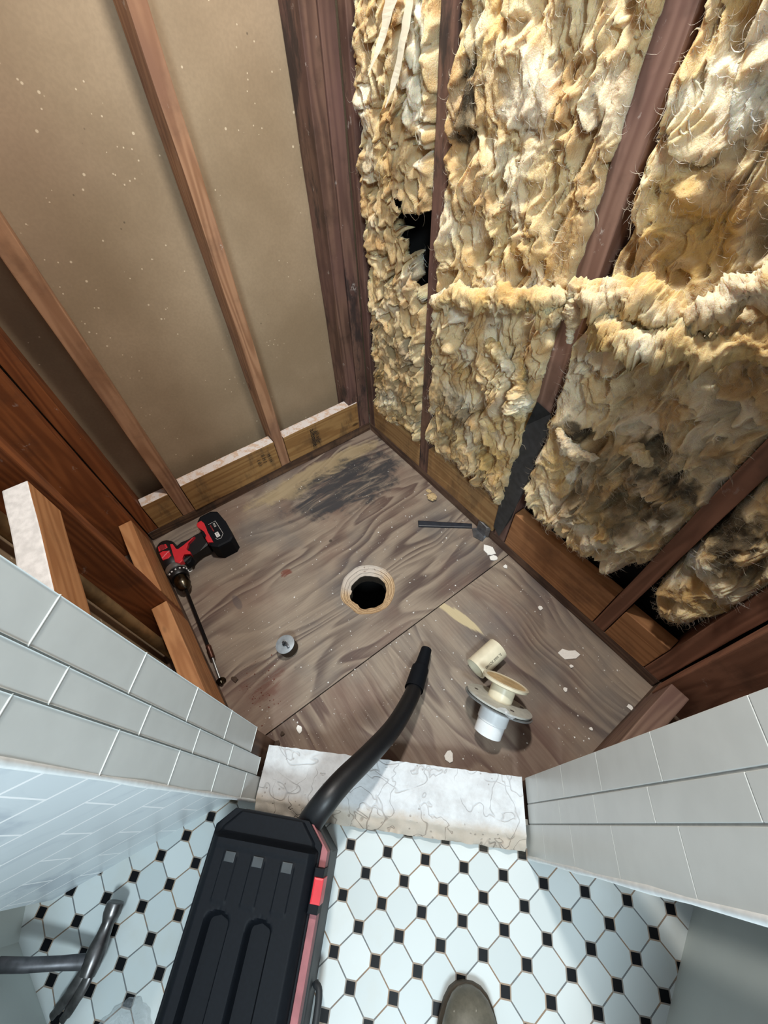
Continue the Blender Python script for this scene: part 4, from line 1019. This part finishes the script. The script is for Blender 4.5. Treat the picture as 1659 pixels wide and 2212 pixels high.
# ================================================================== BOOT
def boot():
    bm = bmesh.new(); a = Vector((0.075, -0.075, 0)).normalized()
    # sections along the foot from the toe: (distance, half width, height, inner width shift)
    sec = [(0.000, 0.006, 0.022), (0.004, 0.020, 0.034), (0.012, 0.031, 0.046), (0.026, 0.040, 0.058), (0.045, 0.047, 0.066), (0.07, 0.052, 0.074), (0.10, 0.053, 0.086), (0.13, 0.050, 0.102), (0.17, 0.045, 0.125), (0.20, 0.044, 0.14), (0.25, 0.040, 0.14), (0.285, 0.028, 0.13), (0.292, 0.010, 0.11)]
    rings = []
    for d, hw, h in sec:
        ring = []
        for k in range(24):
            t = 2 * math.pi * k / 24; c, s = math.cos(t), math.sin(t)
            y = hw * (abs(c) ** 0.8) * (1 if c > 0 else -1); z = 0.012 + (h - 0.012) * (0.5 + 0.5 * (abs(s) ** 0.75) * (1 if s > 0 else -1))
            ring.append(bm.verts.new((d, y, z)))
        rings.append(ring)
    for p, q in zip(rings, rings[1:]):
        for k in range(24): bm.faces.new((p[k], p[(k + 1) % 24], q[(k + 1) % 24], q[k])).smooth = True
    bm.faces.new(rings[0]); bm.faces.new(rings[-1]); return bm, sec
bang = math.atan2(-0.69, 0.72)
bt_ = tag(empty('boot', (1.387, -0.755, 0.05), (0, 0, bang)), 'scuffed grey-brown boot toe on the mosaic floor at the bottom edge', 'boot')
bmx, sec = boot(); bm_obj('upper', bmx, BOOT, bt_, smooth=True)
bm = bmesh.new(); pts = [(d - 0.002 if d < 0.1 else d, hw + 0.003) for d, hw, h in sec]
add_prism(bm, [(d, -w_) for d, w_ in pts] + [(d, w_) for d, w_ in pts[::-1]], 0.0, 0.015, 0.003); bm_obj('sole', bm, m_plain('boot_sole', (70, 62, 50), 0.7, var=0.15), bt_)
bm = bmesh.new()
st = [Vector((0.060, 0.040, 0.055)), Vector((0.056, 0.022, 0.0675)), Vector((0.058, 0.0, 0.0715)), Vector((0.066, -0.022, 0.071)), Vector((0.076, -0.040, 0.062))]
add_tube(bm, spline(st, 6), 0.0008, 6); bm_obj('toe_seam', bm, m_plain('pale_scuff', (170, 166, 156), 0.6), bt_)

# ================================================================== PLASTIC BAG SCRAP
def crumple(name, loc, rx, ry, h, mat, label, cat, seed):
    bm = bmesh.new(); N = 40; rows = []
    for i in range(N + 1):
        r = []
        for j in range(N + 1):
            u, v = i / N * 2 - 1, j / N * 2 - 1
            e = max(0, 1 - (u * u + v * v) ** 0.5)
            z = h * (e ** 0.5) * (0.5 + 0.9 * abs(mnoise.noise(Vector((u * 2.2 + seed, v * 2.2, 1)))) + 0.4 * abs(mnoise.noise(Vector((u * 6 + seed, v * 6, 2)))))
            s = 1 / max(1, (u * u + v * v) ** 0.5) * (1 + 0.2 * mnoise.noise(Vector((u * 3, v * 3, seed))))
            r.append(bm.verts.new((u * rx * s, v * ry * s, z + 0.0015)))
        rows.append(r)
    for i in range(N):
        for j in range(N): bm.faces.new((rows[i][j], rows[i + 1][j], rows[i + 1][j + 1], rows[i][j + 1]))
    bmesh.ops.solidify(bm, geom=bm.faces[:], thickness=0.0006)
    return tag(bm_obj(name, bm, mat, loc=loc), label, cat)
crumple('plastic_bag', (1.083, -1.290, 0.05), 0.045, 0.05, 0.035, CLEAR, 'crumpled clear plastic bag on the mosaic beside the vacuum', 'bag', 2.0)

# ================================================================== CHIPS AND CRUMBS
def chip(x, y, r, label, mat=CHIP, seed=0, elong=1.0, rot=0.0, th=0.003, name='plaster_chip', z0=0.0004, group=None):
    rnd = random.Random(seed); bm = bmesh.new(); N = rnd.randint(7, 10)
    pts = []
    for k in range(N):
        a = 2 * math.pi * k / N + rnd.uniform(-0.2, 0.2); q = r * rnd.uniform(0.6, 1.1)
        px, py = q * math.cos(a) * elong, q * math.sin(a); pts.append((px * math.cos(rot) - py * math.sin(rot), px * math.sin(rot) + py * math.cos(rot)))
    add_prism(bm, pts, 0, th, min(0.0008, th * 0.4), segs=1)
    return tag(bm_obj(name, bm, mat, loc=(x, y, z0)), label, 'chip', group)
chip(0.739, -0.034, 0.020, 'largest white plaster chip, below the grey membrane strip', seed=2, elong=1.3, rot=-0.4)
chip(0.769, -0.046, 0.012, 'pointed white chip touching the largest plaster chip', seed=3, elong=1.6, rot=0.9)
chip(0.815, -0.040, 0.008, 'small pink-white chip just past the plywood seam by the insulated wall', seed=4)
chip(1.118, -0.106, 0.018, 'flat bluish-white flake on the plywood between pipe offcut and end studs', seed=5, elong=1.7, rot=0.9, th=0.0015)
chip(0.977, -0.062, 0.008, 'small chip on the plywood midway along the insulated wall', seed=6)
chip(1.141, -0.127, 0.006, 'tiny cream crumb right beside the flat bluish flake', seed=7)
chip(1.170, -0.189, 0.007, 'small crumb between the flat flake and the shower drain', seed=8)
chip(1.296, -0.092, 0.008, 'white crumb near the grey block at the right corner', seed=9)
chip(1.101, -0.538, 0.011, 'oval white chip near the middle of the curb', seed=10, elong=1.5, rot=-0.6)
chip(1.268, -0.213, 0.005, 'tiny white crumb nearest the right tiled jamb', seed=11)
chip(0.828, -0.806, 0.009, 'white chip near the left end of the curb', seed=12, elong=1.3)
chip(0.193, -0.868, 0.010, 'white chip next to the drill trigger', seed=13, elong=1.2)
chip(0.418, -0.026, 0.009, 'flat cream chip at the foot of the thin stud', CHIPT, seed=14, elong=1.4, rot=0.3)
def clump(name, x, y, z, r, mat, label, cat, seed, squash=0.6):
    bm = bmesh.new(); bmesh.ops.create_icosphere(bm, subdivisions=4, radius=r)
    for v in bm.verts:
        n = mnoise.fractal(v.co * (1.6 / r) + Vector((seed, 0, 0)), 0.7, 2.1, 4); v.co *= 1 + 0.35 * n; v.co.z *= squash
    lo = min(v.co.z for v in bm.verts)
    for v in bm.verts: v.co.z -= lo
    return tag(bm_obj(name, bm, mat, loc=(x, y, z), smooth=True), label, cat)
clump('insulation_crumb', 0.452, -0.042, 0.0, 0.016, CHIPT, 'crumbly yellowish insulation lump beside the black bar', 'crumb', 4, 0.5)
RUB = m_plain('rubble_white', (206, 214, 216), 0.8, var=0.15, scale=200)
clump('rubble_piece', 0.56, -0.992, 0.04, 0.028, RUB, 'pale rubble piece behind the low block beside the long bit', 'rubble', 9, 0.8)
clump('rubble_piece', 0.64, -0.990, 0.04, 0.024, RUB, 'pale rubble piece in the return wall nearest the left tiles', 'rubble', 19, 0.8)
clump('rubble_piece', 0.31, -0.985, 0.04, 0.022, RUB, 'pale rubble piece in the return wall behind the drill', 'rubble', 29, 0.8)
BRN = m_plain('dark_brown_crumb', (70, 52, 38), 0.8, var=0.2, scale=200)
chip(0.612, -0.890, 0.008, 'dark brown crumb beside the tip of the long bit', BRN, 21, 1.4, 0.3, 0.004, 'dirt_crumb')
chip(0.823, -0.868, 0.008, 'dark brown crumb at the left end of the curb, nearer the seam', BRN, 22, 1.3, 0.3, 0.004, 'dirt_crumb')
chip(0.812, -0.846, 0.006, 'dark brown crumb farther from the curb beside the seam', BRN, 23, 1.3, 0.3, 0.004, 'dirt_crumb')

def crumbs(name, n, mat, label, region, seed, rmin, rmax, power=2.5):
    rnd = random.Random(seed); V = []; F = []
    oct_ = [(1, 0, 0), (0, 1, 0), (-1, 0, 0), (0, -1, 0), (0, 0, 1)]
    for k in range(n):
        x, y, z = region(rnd); r = rmin + (rmax - rmin) * rnd.random() ** power; a = rnd.random() * 6.28; b = len(V)
        for q in oct_:
            s = r * rnd.uniform(0.6, 1.2); X_, Y_ = q[0] * s, q[1] * s
            V.append((x + X_ * math.cos(a) - Y_ * math.sin(a), y + X_ * math.sin(a) + Y_ * math.cos(a), z + q[2] * s * 0.8))
        F += [(b, b + 1, b + 4), (b + 1, b + 2, b + 4), (b + 2, b + 3, b + 4), (b + 3, b, b + 4), (b + 3, b + 2, b + 1, b)]
    me = bpy.data.meshes.new(name); me.from_pydata(V, [], F); me.update(); o = link(name, me, mat); return tag(o, label, 'crumbs', kind='stuff')
def on_ply(rnd):
    while True:
        x, y = rnd.uniform(0.03, 1.28), rnd.uniform(-0.9, -0.02)
        if (x - HC[0]) ** 2 + (y - HC[1]) ** 2 < 0.0085: continue
        if (x - 0.84) * 0.734 - (y + 0.872) * 0.678 > -0.01: continue
        if x < 0.4 and rnd.random() < 0.5: continue
        return x, y, 0.0003
crumbs('plaster_crumbs', 420, CHIP, 'tiny white plaster crumbs scattered over the plywood', on_ply, 5, 0.0007, 0.0030)
crumbs('rust_crumbs', 90, m_plain('red_brown_crumbs', (112, 58, 44), 0.8), 'tiny red-brown crumbs near the long bit tip', lambda r: (0.68 + r.gauss(0, 0.045), -0.84 + r.gauss(0, 0.035), 0.0003), 6, 0.0006, 0.0028)
